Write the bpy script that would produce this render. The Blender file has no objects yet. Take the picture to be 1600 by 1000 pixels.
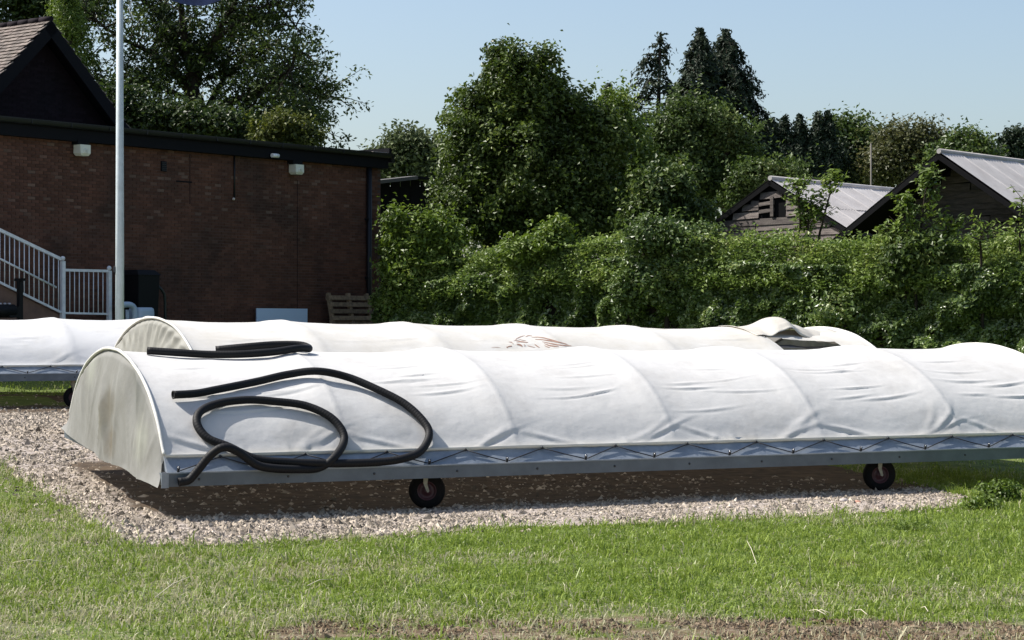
import bpy, math, random
import numpy as np
from mathutils import Vector, Matrix
from mathutils.bvhtree import BVHTree
S = bpy.context.scene
COL = S.collection
random.seed(7)
RNG = np.random.default_rng(11)

# ------------------------------------------------------------ camera, sky, sun, exposure
EYE = 1.88
F = 3249.0 / 1600.0
cam = bpy.data.cameras.new('camera')
cam.sensor_width = 36.0
cam.lens = 36.0 * F
cam.clip_end = 6000
cam_o = bpy.data.objects.new('camera', cam)
COL.objects.link(cam_o)
cam_o.location = (0, 0, EYE)
cam_o.rotation_euler = (math.radians(90) + math.atan(10 / 3249.0), 0, 0)
S.camera = cam_o

SUN = Vector((-0.80, 0.15, 1.0)).normalized()
world = bpy.data.worlds.new('World')
S.world = world
world.use_nodes = True
wn = world.node_tree
wn.nodes.clear()
w_out = wn.nodes.new('ShaderNodeOutputWorld')
w_bg = wn.nodes.new('ShaderNodeBackground')
w_sky = wn.nodes.new('ShaderNodeTexSky')
w_sky.sky_type = 'NISHITA'
w_sky.sun_disc = False
w_sky.sun_elevation = math.asin(SUN.z)
w_sky.sun_rotation = math.atan2(SUN.x, SUN.y)
w_sky.air_density = 1.0
w_sky.dust_density = 2.2
w_sky.ozone_density = 1.3
w_bg.inputs['Strength'].default_value = 0.108
wn.links.new(w_sky.outputs[0], w_bg.inputs[0])
wn.links.new(w_bg.outputs[0], w_out.inputs[0])

sun = bpy.data.lights.new('sun', 'SUN')
sun.energy = 5.0
sun.angle = math.radians(0.5)
sun.color = (1.0, 0.955, 0.89)
sun_o = bpy.data.objects.new('sun', sun)
COL.objects.link(sun_o)
sun_o.location = (-20, 5, 30)
sun_o.rotation_euler = (-SUN).to_track_quat('-Z', 'Y').to_euler()

S.view_settings.view_transform = 'Standard'
S.view_settings.look = 'None'
S.view_settings.gamma = 1
S.view_settings.exposure = 0.66
S.cycles.max_bounces = 8
S.cycles.transparent_max_bounces = 8

# ------------------------------------------------------------ small maths
def P(x, y, Y):
    """a point of the place: bearing and height seen from the camera stand, at depth Y metres"""
    return Vector(((x - 800) / 3249.0 * Y, Y, EYE + (510 - y) / 3249.0 * Y))

TH = math.radians(24.5)
AX = np.array([math.cos(TH), math.sin(TH)])      # along the front cover
PX = np.array([-math.sin(TH), math.cos(TH)])     # across it, away from the camera
C0 = np.array([-3.33, 20.0])                     # front left corner of the front cover

def sstep(x):
    x = np.clip(x, 0, 1)
    return x * x * (3 - 2 * x)

def G(X, Y):
    X = np.asarray(X, float); Y = np.asarray(Y, float)
    v = (X - C0[0]) * PX[0] + (Y - C0[1]) * PX[1]
    t = np.clip((X - C0[0]) * AX[0] + (Y - C0[1]) * AX[1], -12, 16)
    return .42 * sstep(v / 8) - .012 * t * sstep((v - 2) / 6) + .35 * sstep((v - 19.5) / 5)

def gz(x, y):
    return float(G(x, y))

def px_ground(x, y):
    Y = 20.0
    for _ in range(60):
        X = (x - 800) / 3249.0 * Y
        Yn = (EYE - gz(X, Y)) * 3249.0 / (y - 510.0)
        Y = .5 * Y + .5 * Yn
    return (x - 800) / 3249.0 * Y, Y

def _hash(i, j, s):
    n = (i * 374761393 + j * 668265263 + s * 2147483647 * 3) & 0xffffffff
    n = ((n ^ (n >> 13)) * 1274126177) & 0xffffffff
    return ((n ^ (n >> 16)) & 0xffff) / 65535.0

def vnoise(x, y, seed=0):
    x = np.asarray(x, float); y = np.asarray(y, float)
    i = np.floor(x).astype(np.int64); j = np.floor(y).astype(np.int64)
    fx = x - i; fy = y - j
    fx = fx * fx * (3 - 2 * fx); fy = fy * fy * (3 - 2 * fy)
    a = _hash(i, j, seed); b = _hash(i + 1, j, seed); c = _hash(i, j + 1, seed); d = _hash(i + 1, j + 1, seed)
    return (a * (1 - fx) + b * fx) * (1 - fy) + (c * (1 - fx) + d * fx) * fy

def fbm(x, y, seed=0, o=4):
    r = 0; a = .5; tot = 0
    for k in range(o):
        r = r + a * vnoise(x * 2 ** k, y * 2 ** k, seed + k * 17); tot += a; a *= .55
    return r / tot

# ------------------------------------------------------------ object helpers
def tag(o, label=None, cat=None, group=None, kind=None):
    if label: o['label'] = label
    if cat: o['category'] = cat
    if group: o['group'] = group
    if kind: o['kind'] = kind
    return o

def thing(name, label, cat, loc=(0, 0, 0), rotz=0, group=None):
    o = bpy.data.objects.new(name, None)
    o.empty_display_size = .2
    COL.objects.link(o)
    o.location = loc
    o.rotation_euler = (0, 0, rotz)
    return tag(o, label, cat, group)

def wmat(o):
    b = Matrix.Translation(o.location) @ o.rotation_euler.to_matrix().to_4x4()
    return wmat(o.parent) @ o.matrix_parent_inverse @ b if o.parent else b

def link(name, me, m, parent=None, world=False):
    o = bpy.data.objects.new(name, me)
    COL.objects.link(o)
    if m is not None and not me.materials:
        for mm in (m if isinstance(m, (list, tuple)) else [m]):
            me.materials.append(mm)
    if parent is not None:
        o.parent = parent
        if world:                                  # mesh was built in place coordinates
            o.matrix_parent_inverse = wmat(parent).inverted()
    return o

def np_mesh(name, V, Fa, smooth=False):
    """V (n,3), Fa (m,k) all faces with k corners"""
    V = np.ascontiguousarray(V, dtype=np.float32); Fa = np.ascontiguousarray(Fa, dtype=np.int32)
    me = bpy.data.meshes.new(name)
    m, k = Fa.shape
    me.vertices.add(len(V)); me.vertices.foreach_set('co', V.ravel())
    me.loops.add(m * k); me.loops.foreach_set('vertex_index', Fa.ravel())
    me.polygons.add(m)
    me.polygons.foreach_set('loop_start', np.arange(0, m * k, k, dtype=np.int32))
    me.polygons.foreach_set('loop_total', np.full(m, k, dtype=np.int32))
    me.polygons.foreach_set('use_smooth', np.full(m, smooth, dtype=bool))
    me.update(calc_edges=True)
    return me

class MB:
    def __init__(s): s.v = []; s.f = []; s.sm = []
    def add(s, vs, fs, smooth=False):
        b = len(s.v)
        s.v += [tuple(v) for v in vs]
        s.f += [tuple(b + i for i in f) for f in fs]
        s.sm += [smooth] * len(fs)
        return s
    def box(s, c, ax, ay, az):
        """box with centre c and three half-extent vectors"""
        c = Vector(c); ax = Vector(ax); ay = Vector(ay); az = Vector(az)
        vs = [c + i * ax + j * ay + k * az for k in (-1, 1) for j in (-1, 1) for i in (-1, 1)]
        fs = [(0, 2, 3, 1), (4, 5, 7, 6), (0, 1, 5, 4), (2, 6, 7, 3), (0, 4, 6, 2), (1, 3, 7, 5)]
        if ax.cross(ay).dot(az) < 0: fs = [f[::-1] for f in fs]
        return s.add(vs, fs)
    def bx(s, x0, x1, y0, y1, z0, z1):
        return s.box(((x0 + x1) / 2, (y0 + y1) / 2, (z0 + z1) / 2), ((x1 - x0) / 2, 0, 0), (0, (y1 - y0) / 2, 0), (0, 0, (z1 - z0) / 2))
    def tube(s, pts, r, n=8, cap=True, smooth=True):
        pts = [Vector(p) for p in pts]
        rs = r if isinstance(r, (list, tuple, np.ndarray)) else [r] * len(pts)
        T = (pts[1] - pts[0]).normalized()
        N = T.orthogonal().normalized()
        vs = []
        for i, p in enumerate(pts):
            if i == 0: t = pts[1] - pts[0]
            elif i == len(pts) - 1: t = pts[-1] - pts[-2]
            else: t = (pts[i + 1] - pts[i - 1])
            if t.length < 1e-9: t = T
            t = t.normalized()
            N = (N - t * N.dot(t))
            if N.length < 1e-6: N = t.orthogonal()
            N.normalize(); B = t.cross(N)
            for k in range(n):
                a = 2 * math.pi * k / n
                vs.append(p + (N * math.cos(a) + B * math.sin(a)) * rs[i])
        fs = []
        for i in range(len(pts) - 1):
            for k in range(n):
                fs.append((i * n + k, i * n + (k + 1) % n, (i + 1) * n + (k + 1) % n, (i + 1) * n + k))
        s.add(vs, fs, smooth)
        if cap:
            b = len(s.v) - len(vs)
            s.f.append(tuple(b + k for k in range(n))[::-1]); s.sm.append(False)
            e = b + (len(pts) - 1) * n
            s.f.append(tuple(e + k for k in range(n))); s.sm.append(False)
        return s
    def lathe(s, c, axis, prof, n=20):
        """prof: (distance along axis, radius)"""
        c = Vector(c); ax = Vector(axis).normalized(); N = ax.orthogonal().normalized(); B = ax.cross(N)
        vs = []
        for h, r in prof:
            for k in range(n):
                a = 2 * math.pi * k / n
                vs.append(c + ax * h + (N * math.cos(a) + B * math.sin(a)) * max(r, 1e-4))
        fs = []
        for i in range(len(prof) - 1):
            for k in range(n):
                fs.append((i * n + k, i * n + (k + 1) % n, (i + 1) * n + (k + 1) % n, (i + 1) * n + k))
        return s.add(vs, fs, True)
    def ball(s, c, r, n=12):
        return s.lathe(c, (0, 0, 1), [(-r * math.cos(math.pi * i / 8), r * math.sin(math.pi * i / 8)) for i in range(9)], n)
    def mesh(s, name):
        me = bpy.data.meshes.new(name)
        me.from_pydata(s.v, [], s.f)
        me.polygons.foreach_set('use_smooth', s.sm)
        me.update()
        return me
    def obj(s, name, m, parent=None, world=False):
        return link(name, s.mesh(name), m, parent, world)

# ------------------------------------------------------------ materials
def mat(name, base=(.5, .5, .5), rough=.7, spec=.5, metal=0.0, var=0.0, nscale=5.0, bump=0.0, bscale=40.0,
        col2=None, isl=0.0, coords='Object', detail=6, ns=None, stretch=None, noise_lo=.35, noise_hi=.65, bdist=.02):
    """principled surface; base/col2 mixed by noise; 'isl' jitters the brightness of every loose piece"""
    m = bpy.data.materials.new(name); m.use_nodes = True
    nt = m.node_tree; N = nt.nodes; L = nt.links
    b = N['Principled BSDF']
    b.inputs['Roughness'].default_value = rough
    b.inputs['Specular IOR Level'].default_value = spec
    b.inputs['Metallic'].default_value = metal
    b.inputs['Base Color'].default_value = (*base, 1)
    tc = N.new('ShaderNodeTexCoord')
    src = tc.outputs[coords]
    if stretch:
        mp = N.new('ShaderNodeMapping'); mp.inputs['Scale'].default_value = stretch
        L.new(src, mp.inputs[0]); src = mp.outputs[0]
    last = None
    if col2 is not None:
        n = N.new('ShaderNodeTexNoise'); n.inputs['Scale'].default_value = nscale; n.inputs['Detail'].default_value = detail
        n.inputs['Roughness'].default_value = .65
        L.new(src, n.inputs['Vector'])
        r = N.new('ShaderNodeValToRGB')
        r.color_ramp.elements[0].position = noise_lo; r.color_ramp.elements[0].color = (*base, 1)
        r.color_ramp.elements[1].position = noise_hi; r.color_ramp.elements[1].color = (*col2, 1)
        L.new(n.outputs['Fac'], r.inputs[0]); last = r.outputs[0]
    if isl:
        g = N.new('ShaderNodeNewGeometry'); oi = N.new('ShaderNodeObjectInfo')
        ad = N.new('ShaderNodeMath'); ad.operation = 'ADD'; L.new(g.outputs['Random Per Island'], ad.inputs[0]); L.new(oi.outputs['Random'], ad.inputs[1])
        fr = N.new('ShaderNodeMath'); fr.operation = 'FRACT'; L.new(ad.outputs[0], fr.inputs[0])
        mr = N.new('ShaderNodeMapRange'); mr.inputs['To Min'].default_value = 1 - isl; mr.inputs['To Max'].default_value = 1 + isl
        L.new(fr.outputs[0], mr.inputs['Value'])
        hsv = N.new('ShaderNodeHueSaturation')
        L.new(mr.outputs[0], hsv.inputs['Value'])
        if last: L.new(last, hsv.inputs['Color'])
        else: hsv.inputs['Color'].default_value = (*base, 1)
        last = hsv.outputs[0]
    if last: L.new(last, b.inputs['Base Color'])
    if bump:
        n2 = N.new('ShaderNodeTexNoise'); n2.inputs['Scale'].default_value = bscale; n2.inputs['Detail'].default_value = 5
        L.new(src, n2.inputs['Vector'])
        bp = N.new('ShaderNodeBump'); bp.inputs['Strength'].default_value = bump; bp.inputs['Distance'].default_value = bdist
        L.new(n2.outputs['Fac'], bp.inputs['Height']); L.new(bp.outputs[0], b.inputs['Normal'])
    return m

def leaf_mat(name, ca, cb, cc=None, rough=.46, trans=.24, spec=.3, patch=.6):
    """leaves: colour differs from leaf to leaf and drifts over the plant; some light passes through"""
    m = bpy.data.materials.new(name); m.use_nodes = True
    nt = m.node_tree; N = nt.nodes; L = nt.links
    b = N['Principled BSDF']; out = N['Material Output']
    b.inputs['Roughness'].default_value = rough; b.inputs['Specular IOR Level'].default_value = spec
    g = N.new('ShaderNodeNewGeometry')
    n = N.new('ShaderNodeTexNoise'); n.inputs['Scale'].default_value = patch; n.inputs['Detail'].default_value = 3
    tc = N.new('ShaderNodeTexCoord'); L.new(tc.outputs['Object'], n.inputs['Vector'])
    a1 = N.new('ShaderNodeMath'); a1.operation = 'MULTIPLY_ADD'; a1.inputs[1].default_value = .55; L.new(g.outputs['Random Per Island'], a1.inputs[0])
    a2 = N.new('ShaderNodeMath'); a2.operation = 'MULTIPLY_ADD'; a2.inputs[1].default_value = 1.3; a2.inputs[2].default_value = -.42
    L.new(n.outputs['Fac'], a2.inputs[0]); L.new(a2.outputs[0], a1.inputs[2])
    r = N.new('ShaderNodeValToRGB')
    r.color_ramp.elements[0].position = .1; r.color_ramp.elements[0].color = (*ca, 1)
    r.color_ramp.elements[1].position = .75; r.color_ramp.elements[1].color = (*cb, 1)
    if cc:
        e = r.color_ramp.elements.new(.97); e.color = (*cc, 1)
    L.new(a1.outputs[0], r.inputs[0]); L.new(r.outputs[0], b.inputs['Base Color'])
    t = N.new('ShaderNodeBsdfTranslucent')
    hs = N.new('ShaderNodeHueSaturation'); hs.inputs['Value'].default_value = 1.5; hs.inputs['Saturation'].default_value = 1.1
    L.new(r.outputs[0], hs.inputs['Color']); L.new(hs.outputs[0], t.inputs['Color'])
    mx = N.new('ShaderNodeMixShader'); mx.inputs[0].default_value = trans
    L.new(b.outputs[0], mx.inputs[1]); L.new(t.outputs[0], mx.inputs[2]); L.new(mx.outputs[0], out.inputs['Surface'])
    return m

def canvas_mat(name, base, dirt, trans=.12, stains_and_shade=None, nscale=1.3, lo=.48, hi=.80, edge=None):
    m = bpy.data.materials.new(name); m.use_nodes = True
    nt = m.node_tree; N = nt.nodes; L = nt.links
    b = N['Principled BSDF']; out = N['Material Output']
    b.inputs['Roughness'].default_value = .62; b.inputs['Specular IOR Level'].default_value = .3
    tc = N.new('ShaderNodeTexCoord')
    n = N.new('ShaderNodeTexNoise'); n.inputs['Scale'].default_value = nscale; n.inputs['Detail'].default_value = 8; n.inputs['Roughness'].default_value = .7
    L.new(tc.outputs['Object'], n.inputs['Vector'])
    r = N.new('ShaderNodeValToRGB')
    r.color_ramp.elements[0].position = lo; r.color_ramp.elements[0].color = (*base, 1)
    r.color_ramp.elements[1].position = hi; r.color_ramp.elements[1].color = (*dirt, 1)
    L.new(n.outputs['Fac'], r.inputs[0]); last = r.outputs[0]
    # small specks of dirt
    n3 = N.new('ShaderNodeTexNoise'); n3.inputs['Scale'].default_value = 28; n3.inputs['Detail'].default_value = 3
    L.new(tc.outputs['Object'], n3.inputs['Vector'])
    r3 = N.new('ShaderNodeMapRange'); r3.inputs['From Min'].default_value = .73; r3.inputs['From Max'].default_value = .80
    r3.inputs['To Max'].default_value = .35
    L.new(n3.outputs['Fac'], r3.inputs['Value'])
    mx = N.new('ShaderNodeMix'); mx.data_type = 'RGBA'; mx.inputs['B'].default_value = (.35, .3, .22, 1)
    L.new(r3.outputs[0], mx.inputs['Factor']); L.new(last, mx.inputs['A']); last = mx.outputs['Result']
    if edge:                                       # grime that has washed down along the hem
        zc, wz, cc, amt = edge
        sp = N.new('ShaderNodeSeparateXYZ'); L.new(tc.outputs['Object'], sp.inputs[0])
        mr = N.new('ShaderNodeMapRange'); mr.inputs['From Min'].default_value = zc + wz; mr.inputs['From Max'].default_value = zc
        mr.inputs['To Max'].default_value = amt
        L.new(sp.outputs['Z'], mr.inputs['Value'])
        mm = N.new('ShaderNodeMath'); mm.operation = 'MULTIPLY'; L.new(mr.outputs[0], mm.inputs[0]); L.new(n.outputs['Fac'], mm.inputs[1])
        mx3 = N.new('ShaderNodeMix'); mx3.data_type = 'RGBA'; mx3.inputs['B'].default_value = (*cc, 1)
        L.new(mm.outputs[0], mx3.inputs['Factor']); L.new(last, mx3.inputs['A']); last = mx3.outputs['Result']
    for (c, rad, colr, amt) in (stains_and_shade or []):
        d = N.new('ShaderNodeVectorMath'); d.operation = 'DISTANCE'; d.inputs[1].default_value = c
        # wobble the outline of the patch
        wv = N.new('ShaderNodeVectorMath'); wv.operation = 'SCALE'; wv.inputs['Scale'].default_value = .22
        n4 = N.new('ShaderNodeTexNoise'); n4.inputs['Scale'].default_value = 7; L.new(tc.outputs['Object'], n4.inputs['Vector'])
        L.new(n4.outputs['Color'], wv.inputs[0])
        ad = N.new('ShaderNodeVectorMath'); ad.operation = 'ADD'; L.new(tc.outputs['Object'], ad.inputs[0]); L.new(wv.outputs[0], ad.inputs[1])
        sb = N.new('ShaderNodeVectorMath'); sb.operation = 'ADD'; sb.inputs[1].default_value = (-.11, -.11, -.11); L.new(ad.outputs[0], sb.inputs[0])
        L.new(sb.outputs[0], d.inputs[0])
        mr = N.new('ShaderNodeMapRange'); mr.inputs['From Min'].default_value = rad; mr.inputs['From Max'].default_value = rad * .2
        mr.inputs['To Max'].default_value = amt
        L.new(d.outputs['Value'], mr.inputs['Value'])
        mx2 = N.new('ShaderNodeMix'); mx2.data_type = 'RGBA'; mx2.inputs['B'].default_value = (*colr, 1)
        L.new(mr.outputs[0], mx2.inputs['Factor']); L.new(last, mx2.inputs['A']); last = mx2.outputs['Result']
    L.new(last, b.inputs['Base Color'])
    n2 = N.new('ShaderNodeTexNoise'); n2.inputs['Scale'].default_value = 9; n2.inputs['Detail'].default_value = 8; n2.inputs['Roughness'].default_value = .6
    L.new(tc.outputs['Object'], n2.inputs['Vector'])
    bp = N.new('ShaderNodeBump'); bp.inputs['Strength'].default_value = .25; bp.inputs['Distance'].default_value = .02
    L.new(n2.outputs['Fac'], bp.inputs['Height']); L.new(bp.outputs[0], b.inputs['Normal'])
    t = N.new('ShaderNodeBsdfTranslucent'); L.new(last, t.inputs['Color'])
    ms = N.new('ShaderNodeMixShader'); ms.inputs[0].default_value = trans
    L.new(b.outputs[0], ms.inputs[1]); L.new(t.outputs[0], ms.inputs[2]); L.new(ms.outputs[0], out.inputs['Surface'])
    return m

M = {}
M['canvas'] = canvas_mat('white_canvas', (.665, .655, .635), (.50, .485, .46), trans=.22, edge=(.235, .10, (.36, .32, .20), .9))
M['canvas_cream'] = canvas_mat('cream_canvas', (.67, .655, .62), (.57, .54, .475), trans=.2, lo=.4, hi=.72)
M['canvas_far'] = canvas_mat('far_canvas', (.66, .66, .66), (.58, .57, .54), trans=.2)
M['seam'] = canvas_mat('seam_canvas', (.62, .61, .57), (.48, .46, .4), trans=.05)
M['steel'] = mat('galvanised_steel', (.125, .15, .18), rough=.45, spec=.5, metal=.25, col2=(.09, .11, .135), nscale=3, bump=.1, bscale=60)
M['sheet'] = mat('zinc_sheet', (.29, .32, .355), rough=.42, spec=.5, metal=.15, col2=(.18, .21, .25), nscale=4, bump=.12, bscale=25)
M['dark_metal'] = mat('dark_metal', (.03, .032, .036), rough=.5)
M['cord'] = mat('black_cord', (.012, .012, .014), rough=.6)
M['chrome'] = mat('hook_metal', (.6, .6, .6), rough=.25, metal=.9)
M['rubber'] = mat('tyre_rubber', (.007, .007, .008), rough=.8, spec=.15, bump=.2, bscale=60, col2=(.014, .012, .011), nscale=9)
M['rim'] = mat('maroon_rim', (.075, .028, .034), rough=.45)
M['fork'] = mat('cream_fork', (.48, .47, .38), rough=.55, col2=(.3, .27, .2), nscale=12)
M['hose'] = mat('black_hose', (.012, .012, .014), rough=.38, spec=.5)
M['grass_base'] = None

# ribbed hose
def hose_mat():
    m = mat('ribbed_hose', (.008, .008, .009), rough=.62, spec=.22)
    nt = m.node_tree; N = nt.nodes; L = nt.links
    at = N.new('ShaderNodeAttribute'); at.attribute_name = 'along'
    ml = N.new('ShaderNodeMath'); ml.operation = 'MULTIPLY'; ml.inputs[1].default_value = 2 * math.pi / .03
    L.new(at.outputs['Fac'], ml.inputs[0])
    sn = N.new('ShaderNodeMath'); sn.operation = 'SINE'; L.new(ml.outputs[0], sn.inputs[0])
    bp = N.new('ShaderNodeBump'); bp.inputs['Strength'].default_value = .16; bp.inputs['Distance'].default_value = .003
    L.new(sn.outputs[0], bp.inputs['Height']); L.new(bp.outputs[0], N['Principled BSDF'].inputs['Normal'])
    return m
M['hose'] = hose_mat()

# ------------------------------------------------------------ the ground
def clear_mask(X, Y):
    """1 where the turf is worn down to soil (foreground strip)"""
    edge = 12.80 + 1.1 * (fbm(X * .9, Y * 1.4, 5)) - 1.0 * sstep((-1.0 - X) / 1.2)
    m = sstep((edge - Y) / .30)
    m = m * sstep((fbm(X * 2.2, Y * 3.5, 9) - .33) / .22)
    return np.clip(m * 1.25, 0, 1)

def gravel_poly():
    near = [(-260, 600 + 0)]
    pts = [px_ground(*p) for p in [(0, 728), (50, 760), (105, 795), (165, 833), (215, 857), (320, 856), (480, 847), (640, 838), (760, 829), (900, 823),
                                   (1050, 819), (1180, 812), (1300, 806), (1400, 801), (1480, 795), (1530, 783), (1440, 760), (1350, 740), (1270, 722)]]
    a, b = pts[0], pts[1]
    d = (a[0] - b[0], a[1] - b[1]); l = math.hypot(*d)
    first = (a[0] + d[0] / l * 12, a[1] + d[1] / l * 12)
    return [first] + pts + [(3.0, 29.5), (6.5, 33.0), (4.0, 36.5), (-2.0, 42.2), (-6.0, 41.9), (-9, 41.2), (-16, 38.6), (-19, 34)]
GP = np.array(gravel_poly())

def poly_sd(X, Y, poly):
    """signed distance, positive inside"""
    X = np.asarray(X, float); Y = np.asarray(Y, float)
    d = np.full(X.shape, 1e9); ins = np.zeros(X.shape, bool)
    n = len(poly)
    for i in range(n):
        x0, y0 = poly[i]; x1, y1 = poly[(i + 1) % n]
        ex, ey = x1 - x0, y1 - y0
        tt = np.clip(((X - x0) * ex + (Y - y0) * ey) / (ex * ex + ey * ey), 0, 1)
        d = np.minimum(d, np.hypot(X - x0 - tt * ex, Y - y0 - tt * ey))
        c = ((y0 <= Y) != (y1 <= Y)) & (X < ex * (Y - y0) / (ey if abs(ey) > 1e-9 else 1e-9) + x0)
        ins ^= c
    return np.where(ins, d, -d)

def gravel_sd(X, Y):
    return poly_sd(X, Y, GP) + .16 * (fbm(X * 2.2, Y * 2.2, 3) - .5) + .10 * (vnoise(X * 7, Y * 7, 8) - .5)

def spaced(lo, hi, d, far_lo, far_hi, g=1.28):
    c = list(np.arange(lo, hi + 1e-6, d))
    s = d; x = hi
    while x < far_hi: s *= g; x += s; c.append(x)
    s = d; x = lo; pre = []
    while x > far_lo: s *= g; x -= s; pre.append(x)
    return np.array(pre[::-1] + c)

def ground_mat():
    m = bpy.data.materials.new('turf_and_soil'); m.use_nodes = True
    N = m.node_tree.nodes; L = m.node_tree.links; b = N['Principled BSDF']
    b.inputs['Roughness'].default_value = .95; b.inputs['Specular IOR Level'].default_value = .15
    tc = N.new('ShaderNodeTexCoord')
    def ramp(scale, cols, detail=8, pos=(.35, .65)):
        n = N.new('ShaderNodeTexNoise'); n.inputs['Scale'].default_value = scale; n.inputs['Detail'].default_value = detail; n.inputs['Roughness'].default_value = .7
        L.new(tc.outputs['Object'], n.inputs['Vector'])
        r = N.new('ShaderNodeValToRGB')
        r.color_ramp.elements[0].position = pos[0]; r.color_ramp.elements[0].color = (*cols[0], 1)
        r.color_ramp.elements[1].position = pos[1]; r.color_ramp.elements[1].color = (*cols[-1], 1)
        if len(cols) == 3:
            e = r.color_ramp.elements.new(sum(pos) / 2); e.color = (*cols[1], 1)
        L.new(n.outputs['Fac'], r.inputs[0]); return r.outputs[0]
    turf = ramp(5, [(.05, .078, .016), (.09, .125, .028), (.14, .155, .05)])
    soil = ramp(6, [(.055, .036, .022), (.125, .088, .056), (.25, .215, .17)], pos=(.3, .7))
    at = N.new('ShaderNodeAttribute'); at.attribute_name = 'soil'
    mx = N.new('ShaderNodeMix'); mx.data_type = 'RGBA'
    L.new(at.outputs['Fac'], mx.inputs['Factor']); L.new(turf, mx.inputs['A']); L.new(soil, mx.inputs['B'])
    L.new(mx.outputs['Result'], b.inputs['Base Color'])
    n2 = N.new('ShaderNodeTexNoise'); n2.inputs['Scale'].default_value = 30; n2.inputs['Detail'].default_value = 8; L.new(tc.outputs['Object'], n2.inputs['Vector'])
    bp = N.new('ShaderNodeBump'); bp.inputs['Strength'].default_value = .7; bp.inputs['Distance'].default_value = .03
    L.new(n2.outputs['Fac'], bp.inputs['Height']); L.new(bp.outputs[0], b.inputs['Normal'])
    return m

xs = spaced(-7, 9, .10, -2500, 2500); ys = spaced(11, 27, .10, -2500, 3500)
XX, YY = np.meshgrid(xs, ys)
ZZ = G(XX, YY) + np.where((np.abs(XX) < 12) & (YY < 30) & (YY > 8), .035 * (fbm(XX * 1.2, YY * 1.2, 2) - .5), 0)
ZZ = ZZ - .03 * (gravel_sd(XX, YY) > .15)
nx, ny = len(xs), len(ys)
idx = np.arange(nx * ny).reshape(ny, nx)
Fg = np.stack([idx[:-1, :-1], idx[:-1, 1:], idx[1:, 1:], idx[1:, :-1]], -1).reshape(-1, 4)
me = np_mesh('ground', np.stack([XX, YY, ZZ], -1).reshape(-1, 3), Fg, True)
at = me.attributes.new('soil', 'FLOAT', 'POINT')
soil_v = np.clip(clear_mask(XX, YY) + .55 * sstep((fbm(XX * 1.1, YY * 1.1, 44) - .56) / .15) * (YY < 18), 0, 1)
at.data.foreach_set('value', soil_v.ravel().astype(np.float32))
tag(link('ground', me, ground_mat()), 'green lawn with patches of bare soil in the foreground', kind='structure')

# gravel bed -------------------------------------------------
def cover_local(X, Y):
    return (X - C0[0]) * AX[0] + (Y - C0[1]) * AX[1], (X - C0[0]) * PX[0] + (Y - C0[1]) * PX[1]

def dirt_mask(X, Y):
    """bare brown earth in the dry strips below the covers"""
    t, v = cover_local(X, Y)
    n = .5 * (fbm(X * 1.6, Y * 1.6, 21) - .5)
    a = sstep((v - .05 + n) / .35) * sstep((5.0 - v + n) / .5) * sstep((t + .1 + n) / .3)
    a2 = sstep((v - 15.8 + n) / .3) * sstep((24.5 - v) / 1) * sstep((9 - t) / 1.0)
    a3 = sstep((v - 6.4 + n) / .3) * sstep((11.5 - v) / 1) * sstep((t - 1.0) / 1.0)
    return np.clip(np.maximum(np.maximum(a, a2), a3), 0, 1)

def gravel_mat():
    m = bpy.data.materials.new('gravel_bed'); m.use_nodes = True
    N = m.node_tree.nodes; L = m.node_tree.links; b = N['Principled BSDF']
    b.inputs['Roughness'].default_value = .9; b.inputs['Specular IOR Level'].default_value = .2
    tc = N.new('ShaderNodeTexCoord')
    v = N.new('ShaderNodeTexVoronoi'); v.inputs['Scale'].default_value = 26; L.new(tc.outputs['Object'], v.inputs['Vector'])
    r = N.new('ShaderNodeValToRGB'); r.color_ramp.elements[0].color = (.15, .12, .10, 1); r.color_ramp.elements[1].color = (.42, .37, .33, 1)
    sx = N.new('ShaderNodeSeparateColor'); L.new(v.outputs['Color'], sx.inputs[0]); L.new(sx.outputs[0], r.inputs[0])
    n = N.new('ShaderNodeTexNoise'); n.inputs['Scale'].default_value = 7; n.inputs['Detail'].default_value = 8; L.new(tc.outputs['Object'], n.inputs['Vector'])
    r2 = N.new('ShaderNodeValToRGB'); r2.color_ramp.elements[0].position = .3; r2.color_ramp.elements[0].color = (.034, .023, .014, 1)  # brown earth, its tone also darkened to deepen the shade beneath the covers
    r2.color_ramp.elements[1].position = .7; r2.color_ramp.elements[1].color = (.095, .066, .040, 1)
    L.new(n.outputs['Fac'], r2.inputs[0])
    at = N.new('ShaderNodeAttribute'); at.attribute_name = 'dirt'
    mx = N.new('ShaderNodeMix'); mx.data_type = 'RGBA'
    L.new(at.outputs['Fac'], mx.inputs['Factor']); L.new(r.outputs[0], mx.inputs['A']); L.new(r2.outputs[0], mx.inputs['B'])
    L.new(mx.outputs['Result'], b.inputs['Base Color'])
    bp = N.new('ShaderNodeBump'); bp.inputs['Strength'].default_value = .8; bp.inputs['Distance'].default_value = .02
    L.new(n.outputs['Fac'], bp.inputs['Height']); L.new(bp.outputs[0], b.inputs['Normal'])
    return m
gx = np.arange(-20, 8, .08); gy = np.arange(17, 43, .08)
XX, YY = np.meshgrid(gx, gy)
sd = gravel_sd(XX, YY)
ZZ = G(XX, YY) + .012 + .02 * (fbm(XX * 2, YY * 2, 61) - .5)
nx, ny = len(gx), len(gy)
idx = np.arange(nx * ny).reshape(ny, nx)
Fg = np.stack([idx[:-1, :-1], idx[:-1, 1:], idx[1:, 1:], idx[1:, :-1]], -1).reshape(-1, 4)
keep = (sd.ravel()[Fg].min(1) > 0)
Fg = Fg[keep]
used = np.unique(Fg); rem = -np.ones(nx * ny, int); rem[used] = np.arange(len(used))
me = np_mesh('gravel_bed', np.stack([XX, YY, ZZ], -1).reshape(-1, 3)[used], rem[Fg], True)
at = me.attributes.new('dirt', 'FLOAT', 'POINT')
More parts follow.
